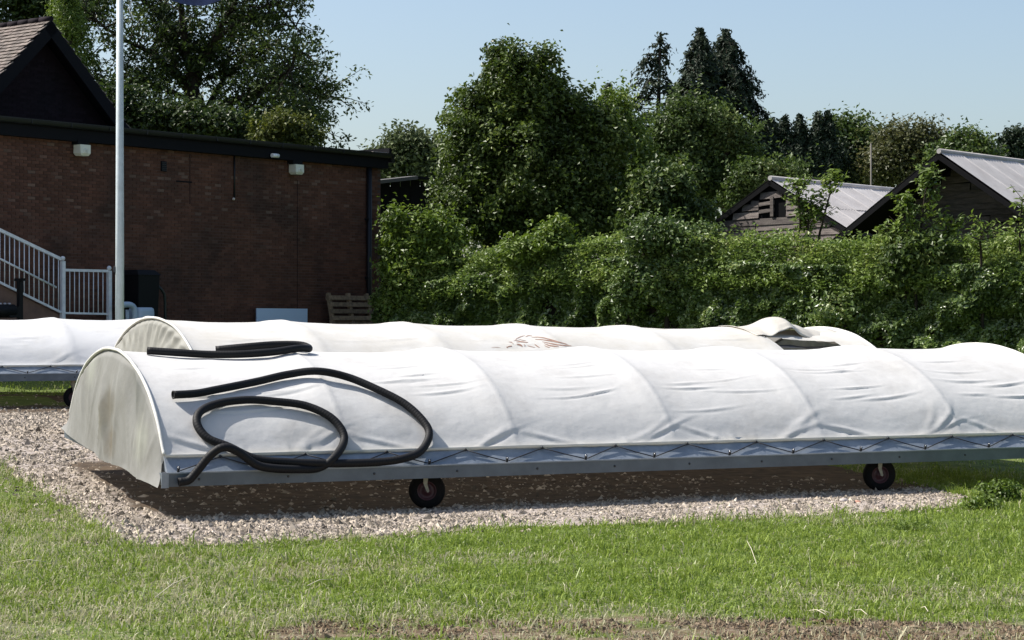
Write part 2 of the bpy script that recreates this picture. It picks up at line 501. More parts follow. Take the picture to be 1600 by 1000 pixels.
at.data.foreach_set('value', dirt_mask(XX, YY).ravel()[used].astype(np.float32))
tag(link('gravel_bed', me, gravel_mat()), 'stony hard standing of gravel and brown earth below the covers', kind='structure')

# loose stones ----------------------------------------------
def stone_mesh(X, Y, size, flat=.45, lift=.2, seed=0):
    rng = np.random.default_rng(seed)
    n = len(X)
    base = np.array([[1, 0, 0], [-1, 0, 0], [0, 1, 0], [0, -1, 0], [0, 0, 1], [0, 0, -1]], float)
    tri = np.array([[0, 2, 4], [2, 1, 4], [1, 3, 4], [3, 0, 4]])      # undersides lie in the ground
    lift = -.08; flat = flat * 1.45
    V = np.repeat(base[None], n, 0) * (1 + .35 * rng.uniform(-1, 1, (n, 6, 1)))
    V += rng.uniform(-.25, .25, (n, 6, 3))
    sc = size[:, None] * np.stack([rng.uniform(.7, 1.3, n), rng.uniform(.45, .9, n), flat * rng.uniform(.6, 1.4, n)], -1)
    V *= sc[:, None, :]
    a = rng.uniform(0, 2 * np.pi, n); tl = rng.uniform(-.45, .45, n)
    # tilt about x then spin about z
    y = V[..., 1] * np.cos(tl)[:, None] - V[..., 2] * np.sin(tl)[:, None]
    z = V[..., 1] * np.sin(tl)[:, None] + V[..., 2] * np.cos(tl)[:, None]
    x = V[..., 0]
    V = np.stack([x * np.cos(a)[:, None] - y * np.sin(a)[:, None], x * np.sin(a)[:, None] + y * np.cos(a)[:, None], z], -1)
    V += np.stack([X, Y, G(X, Y) + .012 + size * lift], -1)[:, None, :]
    Fc = (tri[None] + 6 * np.arange(n)[:, None, None]).reshape(-1, 3)
    return np_mesh('gravel', V.reshape(-1, 3), Fc)
def scatter(n, x0, x1, y0, y1, dens, seed):
    rng = np.random.default_rng(seed)
    X = rng.uniform(x0, x1, n); Y = rng.uniform(y0, y1, n)
    k = rng.uniform(0, 1, n) < dens(X, Y)
    return X[k], Y[k]
def inview(X, Y, pad=.3):
    return (np.abs(X) < Y * .2462 + pad + 1.3)
def dens_stone(X, Y):
    sd = gravel_sd(X, Y)
    return np.where((sd > -.02) & inview(X, Y), 1 - .93 * dirt_mask(X, Y), np.where((sd > -.35) & inview(X, Y), .07, 0))
M['stone'] = mat('pale_gravel', (.40, .34, .275), rough=.85, spec=.25, isl=.65, col2=(.19, .16, .12), nscale=9)
a = scatter(118000, -8.3, 6.5, 17, 25, dens_stone, 1)
b_ = scatter(70000, -11.5, -1, 25, 42, dens_stone, 2)
X = np.r_[a[0], b_[0]]; Y = np.r_[a[1], b_[1]]
sz = RNG.gamma(3.0, .0054, len(X)) + .006 + np.where(Y > 25, .006, 0)
t_, v_ = cover_local(X, Y)
sz = np.where((v_ < 0) & (t_ > 2.5), sz * .72, sz)
tag(link('gravel', stone_mesh(X, Y, sz, seed=4), M['stone']), 'loose pale angular gravel stones strewn on the hard standing', kind='stuff')

# a few stones big enough to pick up one by one
M['stone_big'] = mat('field_stone', (.5, .45, .42), rough=.85, col2=(.32, .27, .24), nscale=25, bump=.4, bscale=50)
M['stone_red'] = mat('reddish_stone', (.42, .2, .14), rough=.85, col2=(.3, .17, .12), nscale=25, bump=.4, bscale=50)
def rock(x, y, r, label, m, seed):
    rng = np.random.default_rng(seed)
    gx_, gy_ = px_ground(x, y)
    mb = MB(); prof = [(-.5, .55), (-.25, .92), (.1, 1), (.4, .72), (.55, .25)]
    mb.lathe((0, 0, 0), (0, 0, 1), [(-.52, 0)] + prof + [(.58, 0)], 9)
    mb.v = [(vx * r * (1 + .3 * rng.uniform(-1, 1)), vy * r * .7 * (1 + .3 * rng.uniform(-1, 1)), vz * r * .8) for vx, vy, vz in mb.v]
    o = mb.obj('stone', m); o.location = (gx_, gy_, gz(gx_, gy_) + r * .3); o.rotation_euler = (0, .1, rng.uniform(0, 6))
    tag(o, label, 'stone', 'larger loose stones at the gravel edge')
rock(1319, 785, .06, 'pale grey stone beside the reddish stone, right of the right wheel', M['stone_big'], 1)
rock(1340, 787, .05, 'small reddish brown stone lying on gravel just right of the pale one', M['stone_red'], 2)
rock(1300, 787, .035, 'small pale stone left of the larger grey stone near the right wheel', M['stone_big'], 3)
rock(1240, 790, .04, 'grey pebble on the gravel edge left of the right wheel', M['stone_big'], 5)
rock(1178, 794, .045, 'rounded pale stone on the sunlit gravel strip below the long rail', M['stone_big'], 6)

# ------------------------------------------------------------ a wheeled canvas cover
H_ARC, Z_SPR, Z_RAIL = 1.23, -.068, 0.0      # arc height, springing and rail underside, measured from the rail underside
W = 4.19
BAY = 1.87
def arch(u):
    a = W / 2
    return Z_SPR + H_ARC * np.sqrt(np.clip(1 - ((u - a) / a) ** 2, 0, 1))

class Cover:
    """local frame: x along the cover, y across (away from the camera side), z up from the rail underside"""
    def __init__(s, name, label, origin, th, ga, gp, bays, ground_gap, cm, curtain_m, seed, nt=22, ns=90, sag=.056, skip=None):
        s.bays = bays; s.L = bays * BAY; s.seed = seed
        s.root = thing('pitch_cover', label, 'cover', group='wheeled canvas pitch covers')
        R = Matrix.Rotation(th, 4, 'Z') @ Matrix.Rotation(math.atan(gp), 4, 'X') @ Matrix.Rotation(-math.atan(ga), 4, 'Y')
        s.M = Matrix.Translation(origin) @ R
        s.root.matrix_world = s.M
        s.root.location = origin; s.root.rotation_euler = R.to_euler()
        s.rng = random.Random(seed)
        s.make_cloth(cm, nt, ns, sag, skip)
        s.gap = ground_gap
        s.make_frame()
        s.make_curtain(0, curtain_m)
        s.make_curtain(1, curtain_m)
    def edge_u(s, z=.268):
        q = (z - Z_SPR) / H_ARC
        return W / 2 * (1 - math.sqrt(1 - q * q))
    def surf(s, t, w):
        """t along (m), w 0..1 over the arch; returns local xyz arrays"""
        t = np.asarray(t, float); w = np.asarray(w, float)
        ph0 = math.asin((.268 - Z_SPR) / H_ARC)
        ph = ph0 + (math.pi - 2 * ph0) * w
        y = W / 2 * (1 - np.cos(ph)); z = Z_SPR + H_ARC * np.sin(ph)
        ny = -np.cos(ph) * H_ARC; nz = np.sin(ph) * W / 2
        ln = np.hypot(ny, nz); ny /= ln; nz /= ln
        k = np.clip(np.floor(t / BAY), 0, s.bays - 1); tau = t / BAY - k
        hh = np.sin(np.pi * np.clip(w, 0, 1)) ** .5
        d = -s.sag * (4 * tau * (1 - tau)) ** .62 * (.25 + .75 * hh)
        # slight drop just after each hoop, cloth dragged along by wind
        d += .012 * np.exp(-((tau - .93) / .06) ** 2) * hh
        for (t0, w0, lt, lw, ang, amp, curv) in s.folds:
            dt = (t - t0); dw = (w - w0) * s.arc
            c, sn = math.cos(ang), math.sin(ang)
            a = dt * c + dw * sn; b = -dt * sn + dw * c - curv * (dt * c + dw * sn) ** 2
            m = (np.abs(a) < 2.5 * lt) & (np.abs(b) < 5 * lw)
            d = d + np.where(m, amp * np.exp(-(a / lt) ** 2) * (np.exp(-(b / lw) ** 2) - .55 * np.exp(-((b + 1.7 * lw) / lw) ** 2)), 0)
        d = d + .007 * (fbm(t * 2.2, w * 12, s.seed) - .5) * 2
        d = d + .040 * (np.exp(-w / .02) + np.exp(-(1 - w) / .02))
        return t, y + ny * d, z + nz * d
    def make_cloth(s, cm, nt, ns, sag, skip):
        s.sag = sag; s.arc = 4.9
        r = s.rng; s.folds = []
        for k in range(s.bays):
            for i in range(r.randint(6, 9)):           # drifting folds in the middle of the panel
                s.folds.append(((k + r.uniform(.25, .75)) * BAY, r.uniform(.12, .36), r.uniform(.18, .42), r.uniform(.014, .028), r.uniform(-.02, .22), r.uniform(.006, .016), r.uniform(.05, .25)))
            for i in range(2):
                s.folds.append(((k + r.uniform(.2, .8)) * BAY, r.uniform(.60, .85), .3, .03, r.uniform(-.1, .1), .008, .1))
            for side in (0, 1):                        # pulls fanning up from the hem by each hoop
                for i in range(2):
                    an = r.uniform(.45, 1.0); ln = r.uniform(.24, .42)
                    t0 = (k + 1) * BAY - r.uniform(.22, .40) + ln * .6 * math.cos(an); w0 = .005 + .6 * ln * math.sin(an) / s.arc
                    s.folds.append((t0 - .12 * i, w0 + .012, ln, .030 + .012 * i, an, r.uniform(.003, .010), r.uniform(-.5, .6)))
                s.folds.append(((k + .22) * BAY, .03, .34, .040, r.uniform(-.65, -.35), r.uniform(.003, .009), r.uniform(-.4, .1)))
        for i in range(int(s.L / .8)):                 # small puckers along the hem
            s.folds.append((r.uniform(0, s.L), .012, .10, .03, r.uniform(.9, 1.9), .006, 0))
        ts = []
        for k in range(s.bays):
            for j in range(nt * 2):
                ts.append((k + j / (nt * 2)) * BAY)
        ts.append(s.L); ts = np.array(ts)
        ws = np.r_[np.linspace(0, .5, ns)[:-1] ** 1.0, np.linspace(.5, 1, ns // 2)]
        TT, WW = np.meshgrid(ts, ws, indexing='ij')
        x, y, z = s.surf(TT, WW)
        V = np.stack([x, y, z], -1).reshape(-1, 3)
        a, b = len(ts), len(ws); idx = np.arange(a * b).reshape(a, b)
        Fc = np.stack([idx[:-1, :-1], idx[1:, :-1], idx[1:, 1:], idx[:-1, 1:]], -1).reshape(-1, 4)
        if skip is not None:
            tc_, wc_ = (TT[:-1, :-1] + TT[1:, 1:]) / 2, (WW[:-1, :-1] + WW[1:, 1:]) / 2
            Fc = Fc[~skip(tc_, wc_).ravel()]
        me = np_mesh('canvas', V, Fc, True)
        s.cloth = link('canvas', me, cm, s.root)
        Vw = [s.M @ Vector(v) for v in V]
        s.bvh = BVHTree.FromPolygons(Vw, [tuple(int(i) for i in f) for f in Fc])
        # hoops under the cloth, with a stitched sleeve at both ends
        for k in range(s.bays + 1):
            ph = np.linspace(.08, math.pi - .08, 40); aa = W / 2 - .05
            kk = min(max(k * BAY, .06), s.L - .06)
            pts = [(kk, W / 2 - aa * math.cos(p), Z_SPR + (H_ARC - .055) * math.sin(p)) for p in ph]
            MB().tube(pts, .017, 6).obj('hoop', M['dark_metal'], s.root)
        for t in (0.0, s.L):
            ww = np.linspace(0, 1, 110)
            x, y, z = s.surf(np.full(110, t), ww)
            pts = [(t + (.006 if t else -.006), y[i], z[i] + .004) for i in range(110)]
            MB().tube(pts, .018, 7).obj('edge_piping', M['seam'], s.root)
        # overlapped seam just inside each end
        t0 = .12
        ww = np.linspace(0, 1, 110)
        # hem band
        for w0 in (0, 1):
            tt = np.linspace(0, s.L, 260)
            x, y, z = s.surf(tt, np.full(260, w0))
            sg = -1 if w0 == 0 else 1
            vs = []; fs = []
            for i in range(260):
                vs += [(x[i], y[i] + sg * .006, z[i] + .01), (x[i], y[i] + sg * .010, z[i] - .018 + .006 * math.sin(tt[i] * 9) + .004 * math.sin(tt[i] * 23)), (x[i], y[i] - sg * .004, z[i] - .018)]
            for i in range(259):
                fs += [(3 * i, 3 * i + 3, 3 * i + 4, 3 * i + 1), (3 * i + 1, 3 * i + 4, 3 * i + 5, 3 * i + 2)]
            MB().add(vs, fs, True).obj('hem', M['seam'], s.root)
    def make_frame(s):
        L = s.L
        for y0, y1, nm in ((-.10, -.04, 1), (W + .04, W + .10, -1)):
            MB().bx(-.04, L + .04, y0, y1, 0, .13).obj('rail', M['steel'], s.root)
            # sloping zinc edge sheet over the rail
            ya, yb = (-.06, .11) if nm == 1 else (W + .06, W - .11)
            mb = MB(); d = .004
            mb.add([(0, ya, .134), (L, ya, .134), (L, yb, .31), (0, yb, .31), (0, ya, .130), (L, ya, .130), (L, yb, .303), (0, yb, .303)],
                   [(0, 1, 2, 3) if nm == 1 else (3, 2, 1, 0), (7, 6, 5, 4) if nm == 1 else (4, 5, 6, 7), (0, 4, 5, 1), (3, 2, 6, 7)])
            mb.obj('edge_sheet', M['sheet'], s.root)
            # lip between rail and sheet
            yl = -.106 if nm == 1 else W + .106
            MB().box((L / 2, yl, .132), (L / 2 + .04, 0, 0), (0, .006, 0), (0, 0, .007)).obj('lip', M['sheet'], s.root)
        for x0 in (-.05, L - .01):
            MB().bx(x0, x0 + .06, -.035, W + .035, .005, .12).obj('end_rail', M['steel'], s.root)
        for k in range(1, s.bays):
            MB().bx(k * BAY - .025, k * BAY + .025, -.035, W + .035, .02, .09).obj('cross_bar', M['dark_metal'], s.root)
        for xg in (.003, L - .003):
            for q in (0, 1):
                f_ = (lambda y: y) if q == 0 else (lambda y: W - y)
                MB().add([(xg - .003, f_(-.055), .131), (xg - .003, f_(.17), .131), (xg - .003, f_(.17), .31), (xg - .003, f_(.09), .282),
                          (xg + .003, f_(-.055), .131), (xg + .003, f_(.17), .131), (xg + .003, f_(.17), .31), (xg + .003, f_(.09), .282)],
                         [(0, 1, 2, 3), (7, 6, 5, 4), (0, 3, 7, 4), (1, 2, 6, 5)]).obj('gusset', M['sheet'], s.root)
        for k in range(int(L / .9)):
            for y_, q in ((-.101, -1), (W + .101, 1)):
                MB().lathe((.3 + k * .9, y_, .065), (0, q, 0), [(0, .013), (.007, .012), (.008, .0)], 6).obj('bolt', M['dark_metal'], s.root)
        # corner plate
        MB().box((-.035, -.105, .065), (.035, 0, 0), (0, .004, 0), (0, 0, .075)).obj('corner_plate', M['sheet'], s.root)
    def cords(s, n0=1.414, sp=.865):
        """black elastic laced between eyelets in the hem and hooks at the foot of the edge sheet"""
        ey = []
        t = n0 % sp
        while t < s.L: ey.append(t); t += sp
        pts = []
        mbh = None
        for i, t in enumerate(ey):
            x, y, z = s.surf(np.array([t]), np.array([0.0]))
            E = Vector((t, float(y[0]) - .016, .26))
            h0 = Vector((t - sp / 2 + s.rng.uniform(-.05, .05), -.058, .152))
            pts.append((h0, E))
            mb = MB(); mb.ball(E + Vector((0, -.004, .004)), .016, 8); mb.obj('eyelet_button', M['cord'], s.root)
        for i, (h0, E) in enumerate(pts):
            nx = pts[i + 1][0] if i + 1 < len(pts) else None
            mb = MB()
            mid = (h0 + E) / 2 + Vector((0, -.008, -.004))
            mb.tube([h0 + Vector((.02, -.012, 0)), mid, E + Vector((0, -.01, 0))], .006, 5)
            if nx is not None:
                mid = (nx + E) / 2 + Vector((0, -.010, -.006))
                mb.tube([E + Vector((.01, -.01, 0)), mid, nx + Vector((-.02, -.012, 0))], .006, 5)
            mb.obj('elastic_cord', M['cord'], s.root)
            hk = MB().box(h0 + Vector((0, -.012, .012)), (.012, 0, 0), (0, .008, .004), (0, -.006, .024)).obj('hook', M['cord'], s.root)
            MB().ball(h0 + Vector((-.004, -.022, .028)), .009, 6).obj('hook_tip', M['chrome'], hk)
    def wheel(s, t, u, r=.185, turn=0.0, gap=None):
        g = s.gap if gap is None else gap
        c = s.M @ Vector((t, u, 0))
        zc = gz(c.x, c.y) + r + .008
        loc = s.M.inverted() @ Vector((c.x, c.y, zc))
        w = bpy.data.objects.new('wheel', None); w.empty_display_size = .1; COL.objects.link(w); w.parent = s.root
        w.location = loc; w.rotation_euler = (0, 0, turn)
        k = r / .185
        prof = [(-.045, .095), (-.052, .12), (-.05, .155), (-.036, .178), (-.015, .185), (.015, .185), (.036, .178), (.05, .155), (.052, .12), (.045, .095)]
        MB().lathe((0, 0, 0), (0, 1, 0), [(a * k, b * k) for a, b in prof], 36).obj('tyre', M['rubber'], w)
        rim = [(-.040, .0), (-.044, .028), (-.030, .034), (-.012, .06), (-.016, .082), (-.044, .090), (-.046, .097), (.046, .097), (.044, .09), (.0, .07), (.0, .0)]
        MB().lathe((0, 0, 0), (0, 1, 0), [(a * k, b * k) for a, b in rim], 28).obj('rim', M['rim'], w)
        top = -loc.z + .0
        mb = MB()
        for sy in (-1, 1):
            y = sy * .07
            P0 = Vector((.012, y, .0)); P1 = Vector((.0 - .015, y, top * .45)); P2 = Vector((-.012, y, top - .005))
            ws = (.014, .020, .026)
            q = [P0, P1, P2]
            vs = []
            for p, w_ in zip(q, ws):
                for dy in (-.004, .004):
                    vs += [p + Vector((-w_, dy, 0)), p + Vector((w_, dy, 0))]
            fs = []
            for i in range(2):
                b = 4 * i
                fs += [(b, b + 1, b + 5, b + 4), (b + 3, b + 2, b + 6, b + 7), (b + 1, b + 3, b + 7, b + 5), (b + 2, b, b + 4, b + 6)]
            mb.add(vs, fs)
        mb.box((0, 0, top - .004), (.045, 0, 0), (0, .085, 0), (0, 0, .004))
        mb.obj('fork', M['fork'], w)
        MB().tube([(.012, -.078, 0), (.012, .078, 0)], .012, 8).obj('axle', M['fork'], w)
        return w
    def make_curtain(s, end, m, gather=0):
        """cloth end wall hanging inside the last hoop"""
        t0 = 0.0 if end == 0 else s.L
        sg = -1 if end == 0 else 1
        nu, nv = 130, 60
        vs = np.zeros((nu, nv, 3))
        r = np.random.default_rng(s.seed + 5 + end)
        ph0 = math.asin((.268 - Z_SPR) / H_ARC)
        for i in range(nu):
            w = i / (nu - 1)
            ph = ph0 + (math.pi - 2 * ph0) * w
            yt = W / 2 * (1 - math.cos(ph)); zt = Z_SPR + H_ARC * math.sin(ph) - .01
            zb = -.03 + .16 * w * w + .02 * math.sin(w * 5 + 1) + .008 * math.sin(w * 23)
            yb = -.07 + (W + .10) * w ** 1.0
            for j in range(nv):
                q = j / (nv - 1)
                y = yt + (yb - yt) * q ** 1.5 * .85
                z = zt + (zb - zt) * q
                dep = (zt - z)
                fold = (.022 if s.seed != 3 else .006) * math.sin(y * 9 + 1.3 * math.sin(z * 3)) * min(1, dep / .3) * (.5 + .5 * math.sin(y * 2.1 + s.seed)) + (.012 if s.seed != 3 else .002) * math.sin(y * 23 + 2 * z) * min(1, dep / .2)
                fold += .05 * math.sin(math.pi * min(1, q)) * math.sin(math.pi * w)
                if dep < .5 and s.seed != 3: fold += .022 * math.sin(math.atan2(z - .1, y - W / 2) * 34) * (1 - dep / .5) * min(1, dep / .08)
                if s.seed == 3: fold += .02 * math.sin(y * 3.7 + .8 * z) * min(1, dep / .4) 
                out = -.012 + min(1, dep / .06) * (.03 + max(fold, -.015)) + .02 * q
                vs[i, j] = (t0 + sg * out + sg * .05 * q ** 3 * 1.2, y, z)
        if s.seed == 3 and end == 0:                 # a dent and long creases at the middle of the near end wall
            Y_, Z_ = vs[..., 1], vs[..., 2]
            vs[..., 0] += .05 * np.exp(-((Y_ - 2.0 - .25 * (Z_ - .6)) / .10) ** 2) * np.exp(-((Z_ - .45) / .38) ** 2)
            vs[..., 0] -= .03 * np.exp(-((Y_ - 2.2 - .35 * (Z_ - .6)) / .07) ** 2) * np.exp(-((Z_ - .5) / .42) ** 2)
            r_ = np.random.default_rng(2)
            for _ in range(26):
                y0 = r_.uniform(.3, 3.9); z0 = r_.uniform(.1, .9); sl_ = r_.uniform(-.5, .5); wd_ = r_.uniform(.02, .045); ln_ = r_.uniform(.12, .35)
                vs[..., 0] -= r_.uniform(.008, .02) * np.exp(-((Y_ - y0 - sl_ * (Z_ - z0)) / wd_) ** 2) * np.exp(-((Z_ - z0) / ln_) ** 2)
            vs[..., 0] += .05 * np.exp(-((Y_ - 1.25 - .5 * (Z_ - .8)) / .16) ** 2) * np.exp(-((Z_ - .85) / .25) ** 2)
        idx = np.arange(nu * nv).reshape(nu, nv)
        Fc = np.stack([idx[:-1, :-1], idx[:-1, 1:], idx[1:, 1:], idx[1:, :-1]], -1).reshape(-1, 4)
        if end: Fc = Fc[:, ::-1]
        return link('end_curtain', np_mesh('end_curtain', vs.reshape(-1, 3), Fc, True), m, s.root)
    def hit(s, x, y):
        o = Vector((0, 0, EYE)); d = (P(x, y, 20) - o).normalized()
        h = s.bvh.ray_cast(o, d)
        return h

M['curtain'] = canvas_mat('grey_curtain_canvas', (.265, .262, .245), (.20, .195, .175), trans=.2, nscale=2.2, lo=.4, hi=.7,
                          stains_and_shade=[((-.05, 1.95, .60), .26, (.12, .09, .04), .6), ((-.08, 1.85, .22), .24, (.12, .085, .035), .6), ((-.08, 2.2, .42), .25, (.14, .125, .08), .6), ((-.05, 1.0, .85), .45, (.12, .125, .115), .6),  # brown stains; the wide grey one paints the shade under the end arch
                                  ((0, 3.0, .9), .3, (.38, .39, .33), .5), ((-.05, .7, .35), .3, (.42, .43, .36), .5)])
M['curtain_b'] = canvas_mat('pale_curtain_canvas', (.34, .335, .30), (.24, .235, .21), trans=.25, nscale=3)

z_front = EYE - 1.531
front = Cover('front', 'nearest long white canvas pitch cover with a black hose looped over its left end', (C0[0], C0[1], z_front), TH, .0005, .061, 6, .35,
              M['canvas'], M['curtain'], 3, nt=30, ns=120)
front.cords()
front.wheel(2.80, .22, .188, turn=-.42)
front.wheel(8.35, .22, .188, turn=-.30)
front.wheel(2.80, W - .25, .178, turn=.1)
front.wheel(8.35, W - .25, .178, turn=.3)

th_m = math.radians(28.5)
am = Vector((math.cos(th_m), math.sin(th_m), 0)); pm = Vector((-math.sin(th_m), math.cos(th_m), 0))
apex = Vector(((237 - 800) / 3249 * 28.2, 28.2, 0))
om = apex - pm * (W / 2)
z_mid = EYE + .09 - (Z_SPR + H_ARC)
def tear(t, w):
    return (t > 5.06 * BAY) & (t < 5.72 * BAY) & (w > .20) & (w < .325 - .05 * (t / BAY - 5.06))
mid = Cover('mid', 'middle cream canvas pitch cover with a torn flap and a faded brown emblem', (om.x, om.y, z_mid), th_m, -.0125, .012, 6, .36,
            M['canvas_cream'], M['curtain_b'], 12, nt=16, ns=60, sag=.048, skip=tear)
mid.cords()
for t in (2.8, 8.4): mid.wheel(t, .22, .178); mid.wheel(t, W - .25, .178)

th_f = math.radians(24.5)
# third cover, far left: the rail underside stands 0.98 m below eye level at 37.8 m
a0 = Vector(((-10 - 800) / 3249 * 37.2, 37.2, 0))
af = Vector((math.cos(th_f), math.sin(th_f), 0)); pf = Vector((-math.sin(th_f), math.cos(th_f), 0))
# hoop crest seen at x=81: solve where along the cover it sits, then step back whole bays
def far_origin():
    crest = Vector(((81 - 800) / 3249 * 39.8, 39.8, 0))
    return crest - pf * (W / 2) - af * (BAY * 5)
of = far_origin()
z_far = EYE - (594.5 - 510) / 3249 * 37.9
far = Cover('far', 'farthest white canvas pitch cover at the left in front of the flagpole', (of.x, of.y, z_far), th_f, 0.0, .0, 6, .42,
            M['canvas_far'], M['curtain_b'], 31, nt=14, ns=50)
far.cords(1.1)
for t in (2.6, 9.35): far.wheel(t, .22, .19); far.wheel(t + (1.2 if t > 5 else 0), W - .25, .19)

# torn flap of cloth folded back from the slit in the middle cover
def flap():
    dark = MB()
    # dark strips added for the shade inside the cover, seen through the slit
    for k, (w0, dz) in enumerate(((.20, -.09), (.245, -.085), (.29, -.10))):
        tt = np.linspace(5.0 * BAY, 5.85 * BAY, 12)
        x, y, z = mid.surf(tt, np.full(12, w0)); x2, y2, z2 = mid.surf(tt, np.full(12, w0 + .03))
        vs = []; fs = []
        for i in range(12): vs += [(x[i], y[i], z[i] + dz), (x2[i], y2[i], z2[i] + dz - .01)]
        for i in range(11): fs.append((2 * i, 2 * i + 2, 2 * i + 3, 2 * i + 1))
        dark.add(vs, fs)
    dark.obj('slit_shade', M['dark_metal'], mid.root)
    nu, nv = 46, 26
    V = []
    for i in range(nu):
        a = i / (nu - 1)
        t = (4.98 + .92 * a) * BAY
        for j in range(nv):
            b = j / (nv - 1)
            w = .53 - .21 * b
            x, y, z = mid.surf(np.array([t]), np.array([w]))
            lift = .24 * math.exp(-((a - .40) / .17) ** 2) + .07 * math.exp(-((a - .66) / .12) ** 2)
            prof = math.sin(math.pi * min(1, b * 1.15)) ** .8 if b < .87 else .0
            curl = max(0, b - .45)
            zz = float(z[0]) + .012 + lift * (math.sin(math.pi * (b * .78))) + .012 * math.sin(a * 38 + b * 5) * b
            yy = float(y[0]) + .12 * b * math.exp(-((a - .45) / .25) ** 2) - .02
            V.append((t + .12 * b * (a - .2), yy, zz - .10 * curl * 2 * math.exp(-((a - .7) / .25) ** 2)))
    idx = np.arange(nu * nv).reshape(nu, nv)
    Fc = np.stack([idx[:-1, :-1], idx[1:, :-1], idx[1:, 1:], idx[:-1, 1:]], -1).reshape(-1, 4)
    o = link('torn_flap', np_mesh('torn_flap', np.array(V), Fc, True), canvas_mat('flap_canvas', (.60, .57, .51), (.48, .44, .37), trans=.2), mid.root)
    md = o.modifiers.new('thickness', 'SOLIDIFY'); md.thickness = .004
    MB().tube([mid.surf(np.array([5.03 * BAY]), np.array([.31])) and (5.03 * BAY, float(mid.surf(np.array([5.03 * BAY]), np.array([.31]))[1][0]), float(mid.surf(np.array([5.03 * BAY]), np.array([.31]))[2][0]) + .01),
               (5.10 * BAY, float(mid.surf(np.array([5.1 * BAY]), np.array([.40]))[1][0]), float(mid.surf(np.array([5.1 * BAY]), np.array([.40]))[2][0]) + .0)], .007, 5).obj('loose_cord', M['seam'], mid.root)
flap()

# emblem printed on the middle cover: brown sweeping strokes, each a thin strip lying on the cloth
M['print'] = mat('faded_brown_print', (.24, .12, .08), rough=.7, col2=(.36, .24, .18), nscale=14)
def strokes():
    def z(px, py): return (760 + px / 10.0, 500 + py / 10.0)
    st = [([(70, 436), (120, 430), (175, 430), (225, 437)], 5), ([(310, 432), (345, 415), (385, 407), (395, 404)], 12), ([(310, 420), (330, 436), (335, 432)], 14),
          ([(425, 325), (470, 318), (515, 318)], 7), ([(450, 318), (475, 290), (530, 265), (600, 243)], 8), ([(610, 265), (650, 246), (715, 250)], 9),
          ([(465, 346), (520, 340), (580, 345), (650, 353)], 16), ([(470, 378), (510, 385), (545, 402), (560, 420)], 26), ([(350, 345), (390, 350), (420, 375)], 10),
          ([(585, 380), (600, 398), (590, 420)], 9), ([(640, 402), (680, 415), (760, 432)], 10), ([(500, 300), (560, 318), (620, 322)], 6),
          ([(700, 270), (800, 268), (900, 282), (1010, 310), (1130, 345), (1260, 380)], 14),
          ([(760, 303), (880, 310), (1010, 330), (1130, 352), (1240, 372)], 16), ([(870, 340), (980, 365), (1100, 388), (1230, 403), (1330, 405)], 16),
          ([(900, 370), (980, 400), (1060, 412), (1130, 418)], 17), ([(750, 380), (790, 410), (830, 435)], 15), ([(905, 402), (960, 425), (990, 430)], 12),
          ([(1000, 300), (1090, 335), (1180, 362), (1290, 398)], 8)]
    for pts, wd in st:
        pts = [z(*p) for p in pts]
        # densify
        q = []
        for i in range(len(pts) - 1):
            for k in range(5):
                f = k / 5; q.append((pts[i][0] * (1 - f) + pts[i + 1][0] * f, pts[i][1] * (1 - f) + pts[i + 1][1] * f))
        q.append(pts[-1])
        vs = []; n = len(q); ok = True
        inv = mid.M.inverted()
        for i, (px, py) in enumerate(q):
            j = min(i, n - 2); dx = q[j + 1][0] - q[j][0]; dy = q[j + 1][1] - q[j][1]; l = math.hypot(dx, dy) or 1
            hw = wd / 20.0 * (math.sin(math.pi * (i + .6) / (n + .2)) ** .6)
            for sg in (-1, 1):
                h = mid.hit(px - dy / l * hw * sg, py + dx / l * hw * sg)
                if h[0] is None: ok = False; break
                nn = h[1] if h[1].z > 0 else -h[1]
                vs.append(inv @ (h[0] + nn * .004))
            if not ok: break
        if not ok: continue
        fs = [(2 * i, 2 * i + 1, 2 * i + 3, 2 * i + 2) for i in range(n - 1)]
        MB().add(vs, fs, True).obj('emblem_stroke', M['print'], mid.root)
strokes()

# ------------------------------------------------------------ hoses
def catmull(pts, n=10):
    out = []
    p = [pts[0]] + pts + [pts[-1]]
    for i in range(1, len(p) - 2):
        for k in range(n):
            t = k / n
            out.append(.5 * ((2 * p[i]) + (-p[i - 1] + p[i + 1]) * t + (2 * p[i - 1] - 5 * p[i] + 4 * p[i + 1] - p[i + 2]) * t * t + (-p[i - 1] + 3 * p[i] - 3 * p[i + 1] + p[i + 2]) * t ** 3))
    out.append(pts[-1]); return out

def hose(name, label, pts, r, n=12):
    pts = catmull(pts, 8)
    mb = MB().tube(pts, r, n)
    # hollow mouths
    for a, b in ((pts[0], pts[1]), (pts[-1], pts[-2])):
        d = (a - b).normalized()
        mb.lathe(a, d, [(0, r), (.012, r * 1.08), (.012, r * .8), (-.05, r * .78)], n)
    me = mb.mesh(name)
    at = me.attributes.new('along', 'FLOAT', 'POINT')
    L_ = [0]
    for i in range(1, len(pts)): L_.append(L_[-1] + (pts[i] - pts[i - 1]).length)
    al = [L_[min(i // n, len(L_) - 1)] for i in range(len(me.vertices))]
    at.data.foreach_set('value', np.array(al, dtype=np.float32))
    return tag(link(name, me, M['hose']), label, 'hose', 'black hoses left on the covers')

